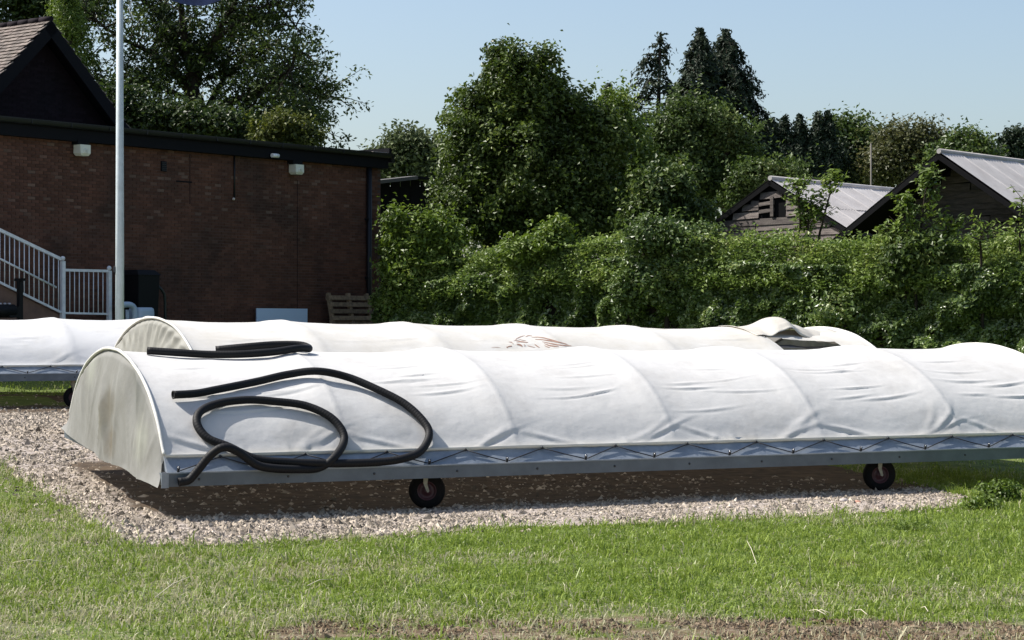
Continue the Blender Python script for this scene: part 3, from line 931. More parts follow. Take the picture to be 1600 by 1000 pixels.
def front_local(t, u, z):
    return front.M @ Vector((t, u, z))
HR = .041
def on_front(x, y, lift=0.0):
    """point where the line of sight meets the cloth, or the edge sheet below it"""
    h = front.hit(x, y)
    if h[0] is not None:
        n = h[1] if h[1].z > 0 or h[1].y < 0 else -h[1]
        return h[0] + n.normalized() * (HR + .004 + lift)
    # plane of the edge sheet, nudged out by the hose radius
    A = front_local(0, -.06, .134); B = front_local(5, -.06, .134); C = front_local(0, .11, .31)
    n = (B - A).cross(C - A).normalized()
    if n.y > 0: n = -n
    o = Vector((0, 0, EYE)); d = (P(x, y, 20) - o).normalized()
    tt = (A + n * (HR + lift) - o).dot(n) / d.dot(n)
    return o + d * tt
def near_rail(x, y, out):
    """on the upright plane in front of the rail"""
    A = front_local(0, -.10 - out, 0); n = (front.M.to_3x3() @ Vector((0, -1, 0))).normalized()
    o = Vector((0, 0, EYE)); d = (P(x, y, 20) - o).normalized()
    return o + d * ((A - o).dot(n) / d.dot(n))
hp = [(270, 625, .02), (305, 620, .02), (340, 616, .01), (400, 603, .01), (450, 593, .015), (495, 590, .03), (540, 599, .03), (590, 617, .015), (630, 637, .01), (658, 662, .01), (668, 684, .015), (658, 704, .02)]
pts = [on_front(*p) for p in hp]
pts += [on_front(632, 716, .05), on_front(590, 722, .03), on_front(520, 724, .03), on_front(450, 722, .03), on_front(400, 717, .03), on_front(355, 706, .02)]
pts += [on_front(322, 688, 0), on_front(306, 666, 0), on_front(312, 649, .01), on_front(340, 637, .01), on_front(385, 631.5, .01), on_front(430, 633, .015), on_front(475, 641, .02), on_front(512, 656, .015), on_front(533, 676, .01), on_front(535, 697, .01)]
pts += [on_front(520, 717, .06), near_rail(498, 731, .0), near_rail(470, 733, .03), near_rail(430, 732, .08), near_rail(400, 726, .10), near_rail(372, 706, .12), near_rail(350, 699, .12), near_rail(330, 710, .10), near_rail(308, 736, .065), near_rail(295, 750, .06), near_rail(281, 753, .055)]
hose('hose', 'long black hose coiled in two loops on the near side of the nearest cover', pts, HR)

# second hose along the crest of the front cover
def crest(t, w, lift=.0):
    x, y, z = front.surf(np.array([t]), np.array([w]))
    return front.M @ Vector((float(x[0]), float(y[0]), float(z[0]) + HR + .004 + lift))
pts = [crest(.30, .46, .0), crest(.6, .44, .01), crest(.9, .43, .0), crest(1.25, .415, .01), crest(1.6, .42, .01), crest(1.9, .435, .01), crest(2.06, .455, .01), crest(2.0, .475, .03), crest(1.75, .485, .02), crest(1.45, .49, .03), crest(1.12, .51, .0)]
hose('hose', 'short black hose doubled back along the crest of the nearest cover', pts, HR)

# ------------------------------------------------------------ brick pavilion
WD = Vector((.624, .781, 0)).normalized()      # along the long wall, left to right (and away)
WN = Vector((WD.y, -WD.x, 0))                  # out of the wall, towards the lawn
W0 = Vector((-11.6, 47.2, 0))
def wp(k, out=0.0, z=0.0):
    return W0 + WD * k + WN * out + Vector((0, 0, z))
def at_wall(x, out=0.0):
    """distance along the wall met by bearing x"""
    r = (x - 800) / 3249.0; o = W0 + WN * out
    return (r * o.y - o.x) / (WD.x - r * WD.y)
def zw(y, k, out=0.0):
    return EYE + (510 - y) / 3249.0 * (W0 + WN * out + WD * k).y
KR = at_wall(595); WZ0 = .22; WZ1 = zw(262, at_wall(580))
M['mortar'] = mat('sooty_mortar', (.085, .062, .058), rough=.95, spec=.1, col2=(.16, .13, .12), nscale=1.6, noise_lo=.45, noise_hi=.75)
def brick_mat():
    m = mat('dark_red_brick', (.135, .064, .045), rough=.9, spec=.1, isl=.20, col2=(.062, .037, .030), nscale=.55, bump=.3, bscale=50)
    N = m.node_tree.nodes; L = m.node_tree.links; b = N['Principled BSDF']
    src = b.inputs['Base Color'].links[0].from_socket
    g = N.new('ShaderNodeNewGeometry'); oi = N.new('ShaderNodeObjectInfo')
    ad = N.new('ShaderNodeMath'); ad.operation = 'ADD'; L.new(g.outputs['Random Per Island'], ad.inputs[0]); L.new(oi.outputs['Random'], ad.inputs[1])
    ml = N.new('ShaderNodeMath'); ml.operation = 'MULTIPLY'; ml.inputs[1].default_value = 17.3; L.new(ad.outputs[0], ml.inputs[0])
    fr = N.new('ShaderNodeMath'); fr.operation = 'FRACT'; L.new(ml.outputs[0], fr.inputs[0])
    # salt bloom: some bricks near the top are pale
    gt = N.new('ShaderNodeMapRange'); gt.inputs['From Min'].default_value = .90; gt.inputs['From Max'].default_value = 1.0; gt.inputs['To Max'].default_value = .16
    L.new(fr.outputs[0], gt.inputs['Value'])
    sp = N.new('ShaderNodeSeparateXYZ'); L.new(g.outputs['Position'], sp.inputs[0])
    hz = N.new('ShaderNodeMapRange'); hz.inputs['From Min'].default_value = 3.4; hz.inputs['From Max'].default_value = 5.0; hz.inputs['To Min'].default_value = .12
    L.new(sp.outputs['Z'], hz.inputs['Value'])
    mm = N.new('ShaderNodeMath'); mm.operation = 'MULTIPLY'; L.new(gt.outputs[0], mm.inputs[0]); L.new(hz.outputs[0], mm.inputs[1])
    mx = N.new('ShaderNodeMix'); mx.data_type = 'RGBA'; mx.inputs['B'].default_value = (.42, .36, .30, 1)
    L.new(mm.outputs[0], mx.inputs['Factor']); L.new(src, mx.inputs['A']); L.new(mx.outputs['Result'], b.inputs['Base Color'])
    return m
M['brick'] = brick_mat()
M['black_paint'] = mat('black_painted_timber', (.007, .0075, .010), rough=.8, spec=.12)
M['gutter'] = mat('black_gutter', (.008, .009, .012), rough=.45, spec=.35)
M['roof_felt'] = mat('roof_felt', (.06, .06, .065), rough=.9)
M['dark_brick'] = mat('purple_dark_brick', (.017, .012, .016), rough=.9, spec=.1, col2=(.012, .010, .013), nscale=2, isl=.25)

pav = thing('pavilion', 'long dark red brick pavilion with a flat roof and black fascia behind the covers', 'building', (W0.x, W0.y, 0))
KL = -5.0
mb = MB()
mb.box(wp((KL + KR) / 2, -2.6, (WZ0 + WZ1) / 2), WD * ((KR - KL) / 2), WN * 2.59, (0, 0, (WZ1 - WZ0) / 2))
mb.obj('wall', M['mortar'], pav, True)
# bricks: the 300 nearest in view are single objects, the others one joined piece
BLn, BH, CL, CH = .215, .065, .225, .075
unit = MB().box((0, 0, 0), WD * (BLn / 2), WN * .008, (0, 0, BH / 2)).mesh('brick')
unit.materials.append(M['brick'])
bv = np.array([v.co[:] for v in unit.vertices]); bf = np.array([p.vertices[:] for p in unit.polygons])
cand = []
ncourse = int((WZ1 - WZ0) / CH)
for c in range(ncourse):
    z = WZ0 + .04 + c * CH
    off = (c % 2) * CL / 2
    nb = int((KR - KL) / CL)
    for i in range(nb + 1):
        k = KL + CL * (i + .5) + off
        if k > KR - CL / 2: continue
        cand.append((k, z))
single = sorted([q for q in cand if q[0] > at_wall(4) and 4.35 < q[1]], key=lambda q: (round(q[0] / .45), -q[1]))[:300]
ss = set(single)
for (k, z) in single:
    o = link('brick', unit, None, pav)
    o.location = wp(k, random.uniform(-.001, .003), z) - pav.location
rest = np.array([list(wp(k, random.uniform(-.002, .003), z)) for (k, z) in cand if (k, z) not in ss])
V = (bv[None] + rest[:, None]).reshape(-1, 3); Fb = (bf[None] + 8 * np.arange(len(rest))[:, None, None]).reshape(-1, 4)
tag(link('brickwork', np_mesh('brickwork', V, Fb), M['brick'], pav, True), kind='stuff')
# fascia, soffit, gutter, roof
fz0, fz1 = WZ1 - .02, WZ1 + .36
kc = (KL + KR) / 2; kh = (KR - KL) / 2
MB().box(wp(kc, .11, (fz0 + fz1) / 2 - .02), WD * (kh + .08), WN * .10, (0, 0, (fz1 - fz0) / 2 - .03)).obj('fascia', M['black_paint'], pav, True)
mb = MB()
pr = [(.215, .0), (.22, -.05), (.25, -.085), (.29, -.095), (.33, -.07), (.345, -.01), (.35, .03)]
vs = []; fs = []
for kk in (KL, KR + .12):
    for o_, z_ in pr: vs.append(wp(kk, o_, fz1 + z_))
n_ = len(pr)
for i in range(n_ - 1): fs.append((i, i + 1, n_ + i + 1, n_ + i))
mb.add(vs, fs, True); mb.box(wp(KR + .12, .285, fz1 - .035), WD * .004, WN * .07, (0, 0, .06))
mb.box(wp(kc, .352, fz1 + .032), WD * (kh + .1), WN * .008, (0, 0, .007))
gt_ = mb.obj('gutter', M['gutter'], pav, True)
for i in range(14):
    MB().box(wp(KL + 1 + i * 1.15, .345, fz1 - .02), WD * .012, WN * .012, (0, 0, .05)).obj('gutter_bracket', M['gutter'], pav, True)
MB().box(wp(kc, -2.6, fz1 - .02), WD * (kh + .1), WN * 2.8, (0, 0, .05)).obj('roof', M['roof_felt'], pav, True)
MB().box(wp(KR + .06, -2.6, fz1 + .06), WD * .05, WN * 2.9, (0, 0, .13)).obj('verge_upstand', M['black_paint'], pav, True)
MB().box(wp(KR - .25, .15, fz1 + .05), WD * .35, WN * .12, (0, 0, .012)).obj('flashing', mat('pale_flashing', (.42, .36, .33), rough=.7), pav, True)
MB().box(wp(KR + .17, .2, fz1 - .12), WD * .06, WN * .1, (0, 0, .08)).obj('gutter_end', M['gutter'], pav, True)
# downpipe near the right end, with clips and hopper
kd = at_wall(576, .07)
dp = MB().tube([wp(kd, .09, WZ1 + .05), wp(kd, .09, WZ0)], .075, 12).obj('downpipe', M['gutter'], pav, True)
for z_ in (1.6, 3.2, 4.8): MB().box(wp(kd, .07, z_), WD * .10, WN * .07, (0, 0, .03)).obj('pipe_clip', M['gutter'], dp, True)
# thin pipe, vent, joint, old lintel
k1 = at_wall(366, .03)
MB().tube([wp(k1, .035, WZ1), wp(k1, .035, zw(309, k1))], .022, 8).obj('conduit', M['gutter'], pav, True)
MB().ball(wp(k1 - .03, .04, zw(311, k1)), .035, 10).obj('conduit_cap', mat('pale_plastic', (.55, .5, .48), rough=.5), pav, True)
k2 = at_wall(256, .03); z2 = zw(260, k2)
mv = MB().box(wp(k2, .02, z2), WD * .085, WN * .018, (0, 0, .125)).obj('air_vent', M['black_paint'], pav, True)
for i in range(5): MB().box(wp(k2, .045, z2 - .09 + .045 * i), WD * .075, WN * .006, (0, 0, .012)).obj('louvre', M['gutter'], mv, True)
k3 = at_wall(288, .02)
MB().box(wp(k3, .012, zw(284, k3)), WD * .26, WN * .006, (0, 0, .02)).obj('sealed_joint', M['black_paint'], pav, True)
k4 = at_wall(297, .02)
MB().box(wp(k4, .011, zw(280, k4)), WD * .008, WN * .006, (0, 0, .62)).obj('movement_joint', M['black_paint'], pav, True)
k5 = at_wall(465, .02)
MB().box(wp(k5, .011, (WZ0 + WZ1) / 2), WD * .004, WN * .006, (0, 0, 2.5)).obj('movement_joint', M['black_paint'], pav, True)

# floodlights and camera on the wall: separate things
M['lamp_body'] = mat('cream_lamp_glass', (.62, .63, .55), rough=.35, spec=.5)
M['white_plastic'] = mat('white_plastic', (.74, .76, .78), rough=.35)
def floodlight(x, y, label):
    k = at_wall(x, .2); z = zw(y, k, .2); c = wp(k, .18, z)
    t = thing('wall_lamp', label, 'lamp', tuple(c), group='outdoor lamps on the brick wall')
    vs = []
    for zz, hw, d in ((.13, .155, .12), (-.07, .15, .13), (-.13, .11, .10)):
        for a, b in ((-1, -1), (1, -1), (1, 1), (-1, 1)): vs.append(c + WD * hw * a + WN * (d * b) + Vector((0, 0, zz)))
    fs = [(0, 1, 2, 3)]
    for i in range(2):
        for j in range(4): fs.append((4 * i + j, 4 * (i + 1) + j, 4 * (i + 1) + (j + 1) % 4, 4 * i + (j + 1) % 4))
    fs.append((8, 11, 10, 9))
    MB().add(vs, fs).obj('lamp_glass', M['lamp_body'], t, True)
    MB().box(c + Vector((0, 0, .19)) - WN * .06, WD * .17, WN * .12, (0, 0, .055)).obj('lamp_hood', M['black_paint'], t, True)
    MB().lathe(c + Vector((0, 0, -.02)) + WN * .128, WN, [(0, .07), (.01, .065), (.012, .03)], 14).obj('lens_ring', M['lamp_body'], t, True)
    MB().box(c - WN * .15, WD * .05, WN * .025, (0, 0, .08)).obj('bracket', M['black_paint'], t, True)
floodlight(129, 235, 'square cream wall lamp under the fascia, left of the flagpole')
floodlight(464, 265, 'square cream wall lamp under the fascia near the right end of the brick wall')
k = at_wall(433, .4); c = wp(k, .32, zw(243, k, .32))
t = thing('security_camera', 'small white security camera fixed to the black fascia left of the right wall lamp', 'camera', tuple(c))
MB().tube([c - WD * .11, c + WD * .12], .055, 12).obj('camera_body', M['white_plastic'], t, True)
MB().tube([c + WD * .121, c + WD * .15], .045, 12).obj('camera_lens', M['black_paint'], t, True)
MB().tube([c, c - WN * .12 + Vector((0, 0, .02))], .022, 8).obj('camera_arm', M['white_plastic'], t, True)

# ------------------------------------------------------------ gabled block behind
SB = -3.2
gd = thing('gabled_house', 'steep tiled gable rising behind the flat roofed pavilion at the upper left', 'building', tuple(wp(0, SB, 0)))
ka = at_wall(80, SB); za = zw(31, ka, SB)
HS = 3.35; pitch = math.tan(math.radians(44.5)); ze = za - HS * pitch
RD = -WN                                   # ridge runs away from the wall
# gable wall
mb = MB()
g0 = [wp(ka - HS + .3, SB - .55, 1.0), wp(ka + HS - .3, SB - .55, 1.0), wp(ka + HS - .3, SB - .55, ze + .1), wp(ka, SB - .55, za - .25), wp(ka - HS + .3, SB - .55, ze + .1)]
g1 = [p + RD * 8 for p in g0]
mb.add(g0 + g1, [(0, 1, 2, 3, 4), (9, 8, 7, 6, 5), (0, 5, 6, 1), (1, 6, 7, 2), (4, 9, 5, 0), (2, 7, 8, 3), (3, 8, 9, 4)])
mb.obj('gable_wall', M['dark_brick'], gd, True)
# brick courses of the gable as raised rows
rest = []
for c in range(60):
    z = 4.2 + c * CH
    for i in range(-16, 17):
        kk = i * CL + (c % 2) * CL / 2
        if abs(kk) + .12 < (za - .35 - z) / pitch and z < za - .4: rest.append(list(wp(ka + kk, SB - .548, z)))
rest = np.array(rest)
tag(link('brickwork', np_mesh('brickwork', (bv[None] + rest[:, None]).reshape(-1, 3), (bf[None] + 8 * np.arange(len(rest))[:, None, None]).reshape(-1, 4)), M['dark_brick'], gd, True), kind='stuff')
for sg in (-1, 1):
    # roof slope: slab, verge board, soffit board and rows of tiles
    sl = (WD * sg - Vector((0, 0, pitch))).normalized()
    nr = (WD * sg * pitch + Vector((0, 0, 1))).normalized()
    Lr = HS / math.cos(math.atan(pitch))
    top = wp(ka, SB, za)
    cen = top + sl * (Lr / 2) + RD * 4.2 - nr * .06
    MB().box(cen, sl * (Lr / 2), RD * 4.2, nr * .05).obj('roof_slab', M['black_paint'], gd, True)
    MB().box(top + sl * (Lr / 2) - nr * .17 + RD * .02, sl * (Lr / 2), RD * .03, nr * .15).obj('bargeboard', M['black_paint'], gd, True)
    V = []; Fx = []
    nrows = int(Lr / .145)
    for r_ in range(nrows):
        for j in range(48):
            if sg == 1 and j > 1: continue
            o = top + sl * (r_ * .145 + .08) + RD * (j * .172 + .085 + (r_ % 2) * .086) + nr * (.012 + random.uniform(-.004, .006))
            ax = sl * .10; ay = RD * .081; az = nr * .009
            tilt = nr * .018
            vs = [o + i * ax + q * ay + w * az + tilt * (i + 0) for w in (-1, 1) for q in (-1, 1) for i in (-1, 1)]
            b = len(V); V += [tuple(v) for v in vs]
            Fx += [tuple(b + q for q in f) for f in [(0, 2, 3, 1), (4, 5, 7, 6), (0, 1, 5, 4), (2, 6, 7, 3), (0, 4, 6, 2), (1, 3, 7, 5)]]
    tag(link('roof_tiles', np_mesh('roof_tiles', np.array(V), np.array(Fx)), mat('weathered_clay_tile', (.105, .08, .07), rough=.9, isl=.35, col2=(.16, .135, .115), nscale=3), gd, True), kind='stuff')
mb = MB()
for j in range(20):
    o = wp(ka, SB, za + .03) + RD * (j * .42 + .2)
    mb.tube([o - RD * .2, o + RD * .215], [.075, .085], 8)
mb.obj('ridge_tiles', M['dark_brick'], gd, True)

# ------------------------------------------------------------ steps with white balustrade
M['white_metal'] = mat('white_painted_metal', (.66, .68, .72), rough=.45, col2=(.52, .55, .60), nscale=8)
def rail_pt(x, y, out=1.2):
    k = at_wall(x, out); return wp(k, out, zw(y, k, out))
bal = thing('balustrade', 'white metal balustrade with ball topped posts on the steps by the brick wall', 'railing', tuple(rail_pt(98, 560)))
def bar(a, b, r, nm, n=6, par=bal):
    return MB().tube([a, b], r, n).obj(nm, M['white_metal'], par, True)
A = rail_pt(-60, 333); B = rail_pt(97, 402)
def flat(a, b, h, w, nm):
    d = (b - a).normalized()
    sd_ = WN * w
    up = d.cross(WN).normalized()
    return MB().box((a + b) / 2, (b - a) / 2, sd_, up * h).obj(nm, M['white_metal'], bal, True)
flat(rail_pt(-60, 331), rail_pt(95, 405), .035, .03, 'top_rail')
flat(rail_pt(-60, 412), rail_pt(95, 488), .025, .022, 'bottom_rail')
bar(wp(at_wall(-60, 1.25), 1.28, zw(377, at_wall(-60, 1.25))), rail_pt(88, 449, 1.28), .025, 'handrail')
x = -54.0
while x < 93:
    f = (x + 60) / 155.0
    bar(rail_pt(x, 331 + 74 * f + 2), rail_pt(x, 412 + 76 * f), .013, 'baluster'); x += 7.65
def post(x, y0, y1, yb):
    p0 = rail_pt(x, y1); p1 = rail_pt(x, y0)
    o = MB().box((p0 + p1) / 2, WD * .045, WN * .045, (0, 0, (p1.z - p0.z) / 2)).obj('post', M['white_metal'], bal, True)
    MB().ball(Vector((p1.x, p1.y, p1.z + .06)), .055, 12).obj('ball_finial', M['white_metal'], o, True)
post(98, 408, 512, 400); post(170.5, 423, 512, 415)
flat(rail_pt(101, 422), rail_pt(168, 423.5), .03, .03, 'top_rail')
flat(rail_pt(101, 489), rail_pt(168, 490.5), .022, .022, 'bottom_rail')
x = 109.0
while x < 166: bar(rail_pt(x, 423), rail_pt(x, 490), .012, 'baluster'); x += 7.4
flight = thing('staircase', 'brick sided flight of steps rising left beside the pavilion wall', 'steps', tuple(rail_pt(60, 560)))
mb = MB()
pA = rail_pt(-60, 416, 1.15); pB = rail_pt(96, 494, 1.15)
vs = [pA, pB, Vector((pB.x, pB.y, .3)), Vector((pA.x, pA.y, .3))]
mb.add(vs + [v - WN * .15 for v in vs], [(3, 2, 1, 0), (4, 5, 6, 7), (0, 1, 5, 4), (2, 6, 5, 1), (0, 4, 7, 3)])
mb.obj('side_wall', mat('step_brick', (.20, .12, .09), rough=.9, col2=(.13, .08, .065), nscale=3, isl=.2), flight, True)
ns_ = 9
for i in range(ns_):
    f0 = i / ns_; f1 = (i + 1) / ns_
    a = pA.lerp(pB, f0); b = pA.lerp(pB, f1)
    c = (a + b) / 2 - WN * .65; top = min(a.z, b.z) - .02
    MB().box((c.x, c.y, (top + .3) / 2), (b - a).xy.to_3d() * .5, WN * .49, (0, 0, (top - .3) / 2)).obj('step', M['mortar'], flight, True)

# ------------------------------------------------------------ flagpole and flag
M['pole'] = mat('pale_painted_pole', (.50, .56, .58), rough=.5, col2=(.42, .47, .48), nscale=6)
fp = Vector(((187 - 800) / 3249 * 43.3, 43.3, 0))
base = gz(fp.x, fp.y)
pole = thing('flagpole', 'tall pale grey flagpole standing in front of the brick pavilion', 'flagpole', (fp.x, fp.y, base))
MB().tube([(fp.x, fp.y, base), (fp.x, fp.y, 4), (fp.x, fp.y, 10.4)], [.094, .086, .062], 20).obj('shaft', M['pole'], pole, True)
MB().ball((fp.x, fp.y, 10.5), .10, 14).obj('truck_ball', M['pole'], pole, True)
MB().bx(fp.x - .2, fp.x + .2, fp.y - .2, fp.y + .2, base - .02, base + .12).obj('base_plate', M['mortar'], pole, True)
c = Vector((fp.x - .10, fp.y - .03, zw(420, 0)))
c.z = EYE + (510 - 421) / 3249 * 43.3
mb = MB(); mb.box(c, (.02, 0, 0), (0, .02, 0), (0, 0, .055)); mb.tube([c + Vector((0, 0, .07)), c + Vector((-.03, 0, .0)), c + Vector((0, 0, -.07))], .009, 6)
mb.obj('cleat', M['dark_metal'], pole, True)
mb = MB()
pp = []
for i in range(24):
    z = c.z + .05 + (10.3 - c.z) * i / 23
    pp.append((fp.x + .105 - .04 * (z - base) / 10, fp.y - .04, z))
mb.tube(pp, .004, 4); mb.obj('halyard', M['pole'], pole, True)
rp = [P(206, -40, 43.2), P(205, 0, 43.2), P(202, 15, 43.2), P(206, 24, 43.2), P(209, 32, 43.2)]
MB().tube(catmull(rp, 6), .012, 5).obj('rope_end', M['white_metal'], pole, True)
# flag hangs from the top of the pole and dips into view
nu, nv = 40, 24
V = []
hoist = Vector((fp.x + .07, fp.y - .02, 10.25))
for i in range(nu):
    a = i / (nu - 1)
    for j in range(nv):
        b = j / (nv - 1)
        zt_ = 10.25 - .55 * a; zb_ = 9.15 - .62 * math.sin(math.pi / 2 * min(1, a / .82)) + .08 * max(0, a - .85) / .15
        V.append((hoist.x + 2.08 * a, hoist.y + .10 * math.sin(a * 9 + b * 2) * a - .25 * a, zt_ + (zb_ - zt_) * b))
idx = np.arange(nu * nv).reshape(nu, nv)
Fc = np.stack([idx[:-1, :-1], idx[:-1, 1:], idx[1:, 1:], idx[1:, :-1]], -1).reshape(-1, 4)
fl = link('flag', np_mesh('flag', np.array(V), Fc, True), mat('navy_flag', (.012, .022, .075), rough=.7, col2=(.02, .04, .13), nscale=4))
tag(fl, 'dark navy flag flying from the flagpole at the top edge of the view', 'flag')

# ------------------------------------------------------------ things along the foot of the wall
# pallet leaning on the wall
M['wood'] = mat('pallet_wood', (.30, .215, .13), rough=.85, isl=.25, col2=(.14, .10, .065), nscale=10, stretch=(1, 1, 1))
kp = at_wall(545, .35)
pal = thing('wooden_pallet', 'wooden pallet leaning against the right end of the brick wall', 'pallet', tuple(wp(kp, .6, gz(*wp(kp, .6).xy))))
zt = zw(459, kp, .3); lean = (Vector((0, 0, 1)) - WN * .22).normalized(); up = lean
base_p = wp(kp, .30, zt) - lean * 1.5
face = WD.cross(lean).normalized()
if face.dot(WN) < 0: face = -face
hw = (at_wall(576, .35) - at_wall(512, .35)) / 2
skew = WD * -.10
for q in (-1, .02, 1):
    MB().box(base_p + WD * (hw * .93 * q) + lean * .75 + skew * .0, WD * .05, face * .045, lean * .76).obj('bearer', M['wood'], pal, True)
for i in range(8):
    MB().box(base_p + lean * (.08 + i * .185) + face * .057, WD * hw, face * .010, lean * .058).obj('slat', M['wood'], pal, True)
for i in (0, 3.5, 7):
    MB().box(base_p + lean * (.08 + i * .185) - face * .057, WD * hw, face * .010, lean * .05).obj('slat', M['wood'], pal, True)
# pale board
kb = at_wall(442, .25); zt = zw(482, kb, .2)
hwb = (at_wall(482, .2) - at_wall(403, .2)) / 2
MBb = MB(); MBb.box(wp(kb, .22, zt - .7), WD * hwb, WN * .015, (0, 0, .7))
o = MBb.obj('board', mat('pale_blue_board', (.50, .62, .80), rough=.5)); tag(o, 'pale blue flat board standing upright against the foot of the brick wall', 'board')
# black wheeled bin
kk = at_wall(218, .8); b0 = wp(kk, .8); bz = gz(b0.x, b0.y); ztop = zw(422, kk, .8)
bin_ = thing('wheeled_bin', 'black wheeled bin against the brick wall right of the flagpole', 'bin', (b0.x, b0.y, bz))
M['bin'] = mat('black_plastic', (.004, .0045, .006), rough=.6, spec=.2)
hwid = .29
def frustum(c0, h0, c1, h1):
    vs = [c0 + WD * (h0[0] * a) + WN * (h0[1] * b) for a, b in ((-1, -1), (1, -1), (1, 1), (-1, 1))] + [c1 + WD * (h1[0] * a) + WN * (h1[1] * b) for a, b in ((-1, -1), (1, -1), (1, 1), (-1, 1))]
    return MB().add(vs, [(3, 2, 1, 0), (4, 5, 6, 7), (0, 1, 5, 4), (1, 2, 6, 5), (2, 3, 7, 6), (3, 0, 4, 7)])
frustum(wp(kk, .8, bz + .06), (.26, .26), wp(kk, .8, ztop - .12), (hwid + .04, .34)).obj('bin_body', M['bin'], bin_, True)
lid = frustum(wp(kk, .8, ztop - .12), (hwid + .07, .37), wp(kk, .78, ztop), (hwid - .02, .25)).obj('lid', M['bin'], bin_, True)
MB().tube([wp(kk - .3, .47, ztop - .15), wp(kk + .3, .47, ztop - .15)], .02, 8).obj('handle', M['bin'], bin_, True)
for sg in (-1, 1): MB().lathe(wp(kk + sg * .27, .52, bz + .10), WD, [(-.03, 0), (-.03, .1), (.03, .1), (.03, 0)], 16).obj('wheel', M['bin'], bin_, True)
# dark green hose standpipe loop
pts = [rail_pt(243, 441, .15), rail_pt(248, 448, .25), rail_pt(254, 455, .3), rail_pt(257.5, 468, .3), rail_pt(258, 520, .3)]
o = MB().tube(catmull(pts, 8), .035, 8).obj('standpipe', mat('dark_green_pipe', (.010, .018, .014), rough=.5)); tag(o, 'dark bent pipe curving down the brick wall right of the black bin', 'pipe')
# pale tank with bent pipe
kk = at_wall(212, 1.5)
tk = thing('water_tank', 'low pale blue plastic tank with a bent pipe at the foot of the flagpole', 'tank', tuple(wp(kk, 1.5, .4)))
M['tank'] = mat('pale_blue_plastic', (.33, .42, .52), rough=.45)
z_ = zw(481, kk, 1.5)
mb = MB()
hk = .26
c = wp(at_wall(221, 1.5), 1.5, 0)
prof = [(0, 1.0), (z_ - .5, 1.0), (z_ - .42, .96), (z_ - .39, .80)]
vs = []
N_ = 20
for h, s_ in prof:
    for i in range(N_):
        a = 2 * math.pi * i / N_
        ca, sa = math.cos(a), math.sin(a)
        ca = math.copysign(abs(ca) ** .5, ca); sa = math.copysign(abs(sa) ** .5, sa)
        vs.append(c + WD * (.25 * s_ * ca) + WN * (.25 * s_ * sa) + Vector((0, 0, .4 + h)))
fs = [(i * N_ + k_, i * N_ + (k_ + 1) % N_, (i + 1) * N_ + (k_ + 1) % N_, (i + 1) * N_ + k_) for i in range(3) for k_ in range(N_)] + [tuple(3 * N_ + k_ for k_ in range(N_))]
mb.add(vs, fs, True); mb.obj('tank_body', M['tank'], tk, True)
pts = [rail_pt(183, 478, 1.6), rail_pt(195, 476, 1.6), rail_pt(205, 477, 1.6), rail_pt(210, 484, 1.6), rail_pt(211, 505, 1.6)]
MB().tube(catmull(pts, 6), .07, 12).obj('bent_pipe', M['tank'], tk, True)
MB().tube([rail_pt(199, 484, 1.5), rail_pt(199, 505, 1.5)], .045, 12).obj('upright_pipe', M['tank'], tk, True)
# ground roller at the left edge
rr = rail_pt(6, 486, 1.7)
ro = thing('ground_roller', 'black ground roller with an upright handle in front of the steps at the left edge', 'roller', (rr.x, rr.y, .4))
MB().tube([rr - WD * .6, rr + WD * .25], .15, 24).obj('drum', M['bin'], ro, True)
mb = MB()
for i in range(7): mb.tube([rr - WD * (.6 - i * .12) + Vector((0, 0, .15)), rr - WD * (.55 - i * .12) + Vector((0, 0, .152))], .03, 8)
mb.obj('lit_ribs', mat('lit_rib_grey', (.3, .3, .33), rough=.5), ro, True)  # paler grey paints the light on the ribbed top of the drum
p = rail_pt(31, 437, 1.7)
MB().box(Vector((p.x, p.y, (p.z + .6) / 2)), WD * .05, WN * .05, (0, 0, (p.z - .6) / 2)).obj('upright', M['bin'], ro, True)
MB().box(Vector((p.x, p.y, p.z)) , WD * .03, WN * .16, (0, 0, .03)).obj('grip', M['bin'], ro, True)
MB().box(rr + WD * .22 - Vector((0, 0, .02)), WD * .16, WN * .12, (0, 0, .12)).obj('frame', M['bin'], ro, True)

# ------------------------------------------------------------ dark flat shed between pavilion and tree
o1 = P(575, 290, 58); sh = thing('dark_outbuilding', 'low dark outbuilding with a pale roof edge right of the brick pavilion', 'building', (o1.x, o1.y, .4))
a = P(560, 287, 58); b = P(640, 278, 60); c_ = P(700, 279, 62)
M['dark_timber'] = mat('dark_timber', (.009, .009, .010), rough=.95, spec=.08, isl=.2)
dd = (b - a).xy.to_3d(); nn = Vector((dd.y, -dd.x, 0)).normalized()
MB().add([Vector((p.x, p.y, z)) + nn * q for q in (0, -4) for p, z in ((a, .3), (c_, .3), (c_, b.z - .12), (a, a.z - .08))],
         [(0, 1, 2, 3), (7, 6, 5, 4), (3, 2, 6, 7), (1, 5, 6, 2), (0, 3, 7, 4)]).obj('wall', M['dark_timber'], sh, True)
for i in range(9):
    q0 = a.lerp(c_, i / 9.0); q1 = a.lerp(c_, (i + .96) / 9.0); z1 = (a.z + (b.z - a.z) * min(1, (q1.x - a.x) / (b.x - a.x))) - .03
    MB().add([Vector((q0.x, q0.y, .3)) + nn * .03, Vector((q1.x, q1.y, .3)) + nn * .03, Vector((q1.x, q1.y, z1)) + nn * .03, Vector((q0.x, q0.y, z1)) + nn * .03], [(0, 1, 2, 3)]).obj('board', M['dark_timber'], sh, True)
MB().box((a + b) / 2 + nn * .1, (b - a) / 2, nn * .2, (0, 0, .05)).obj('roof_edge', mat('weathered_roof_edge', (.10, .095, .09), rough=.8), sh, True)
MB().box((c_ + b) / 2 + nn * .1, (c_ - b) / 2, nn * .2, (0, 0, .04)).obj('roof_edge', M['dark_timber'], sh, True)
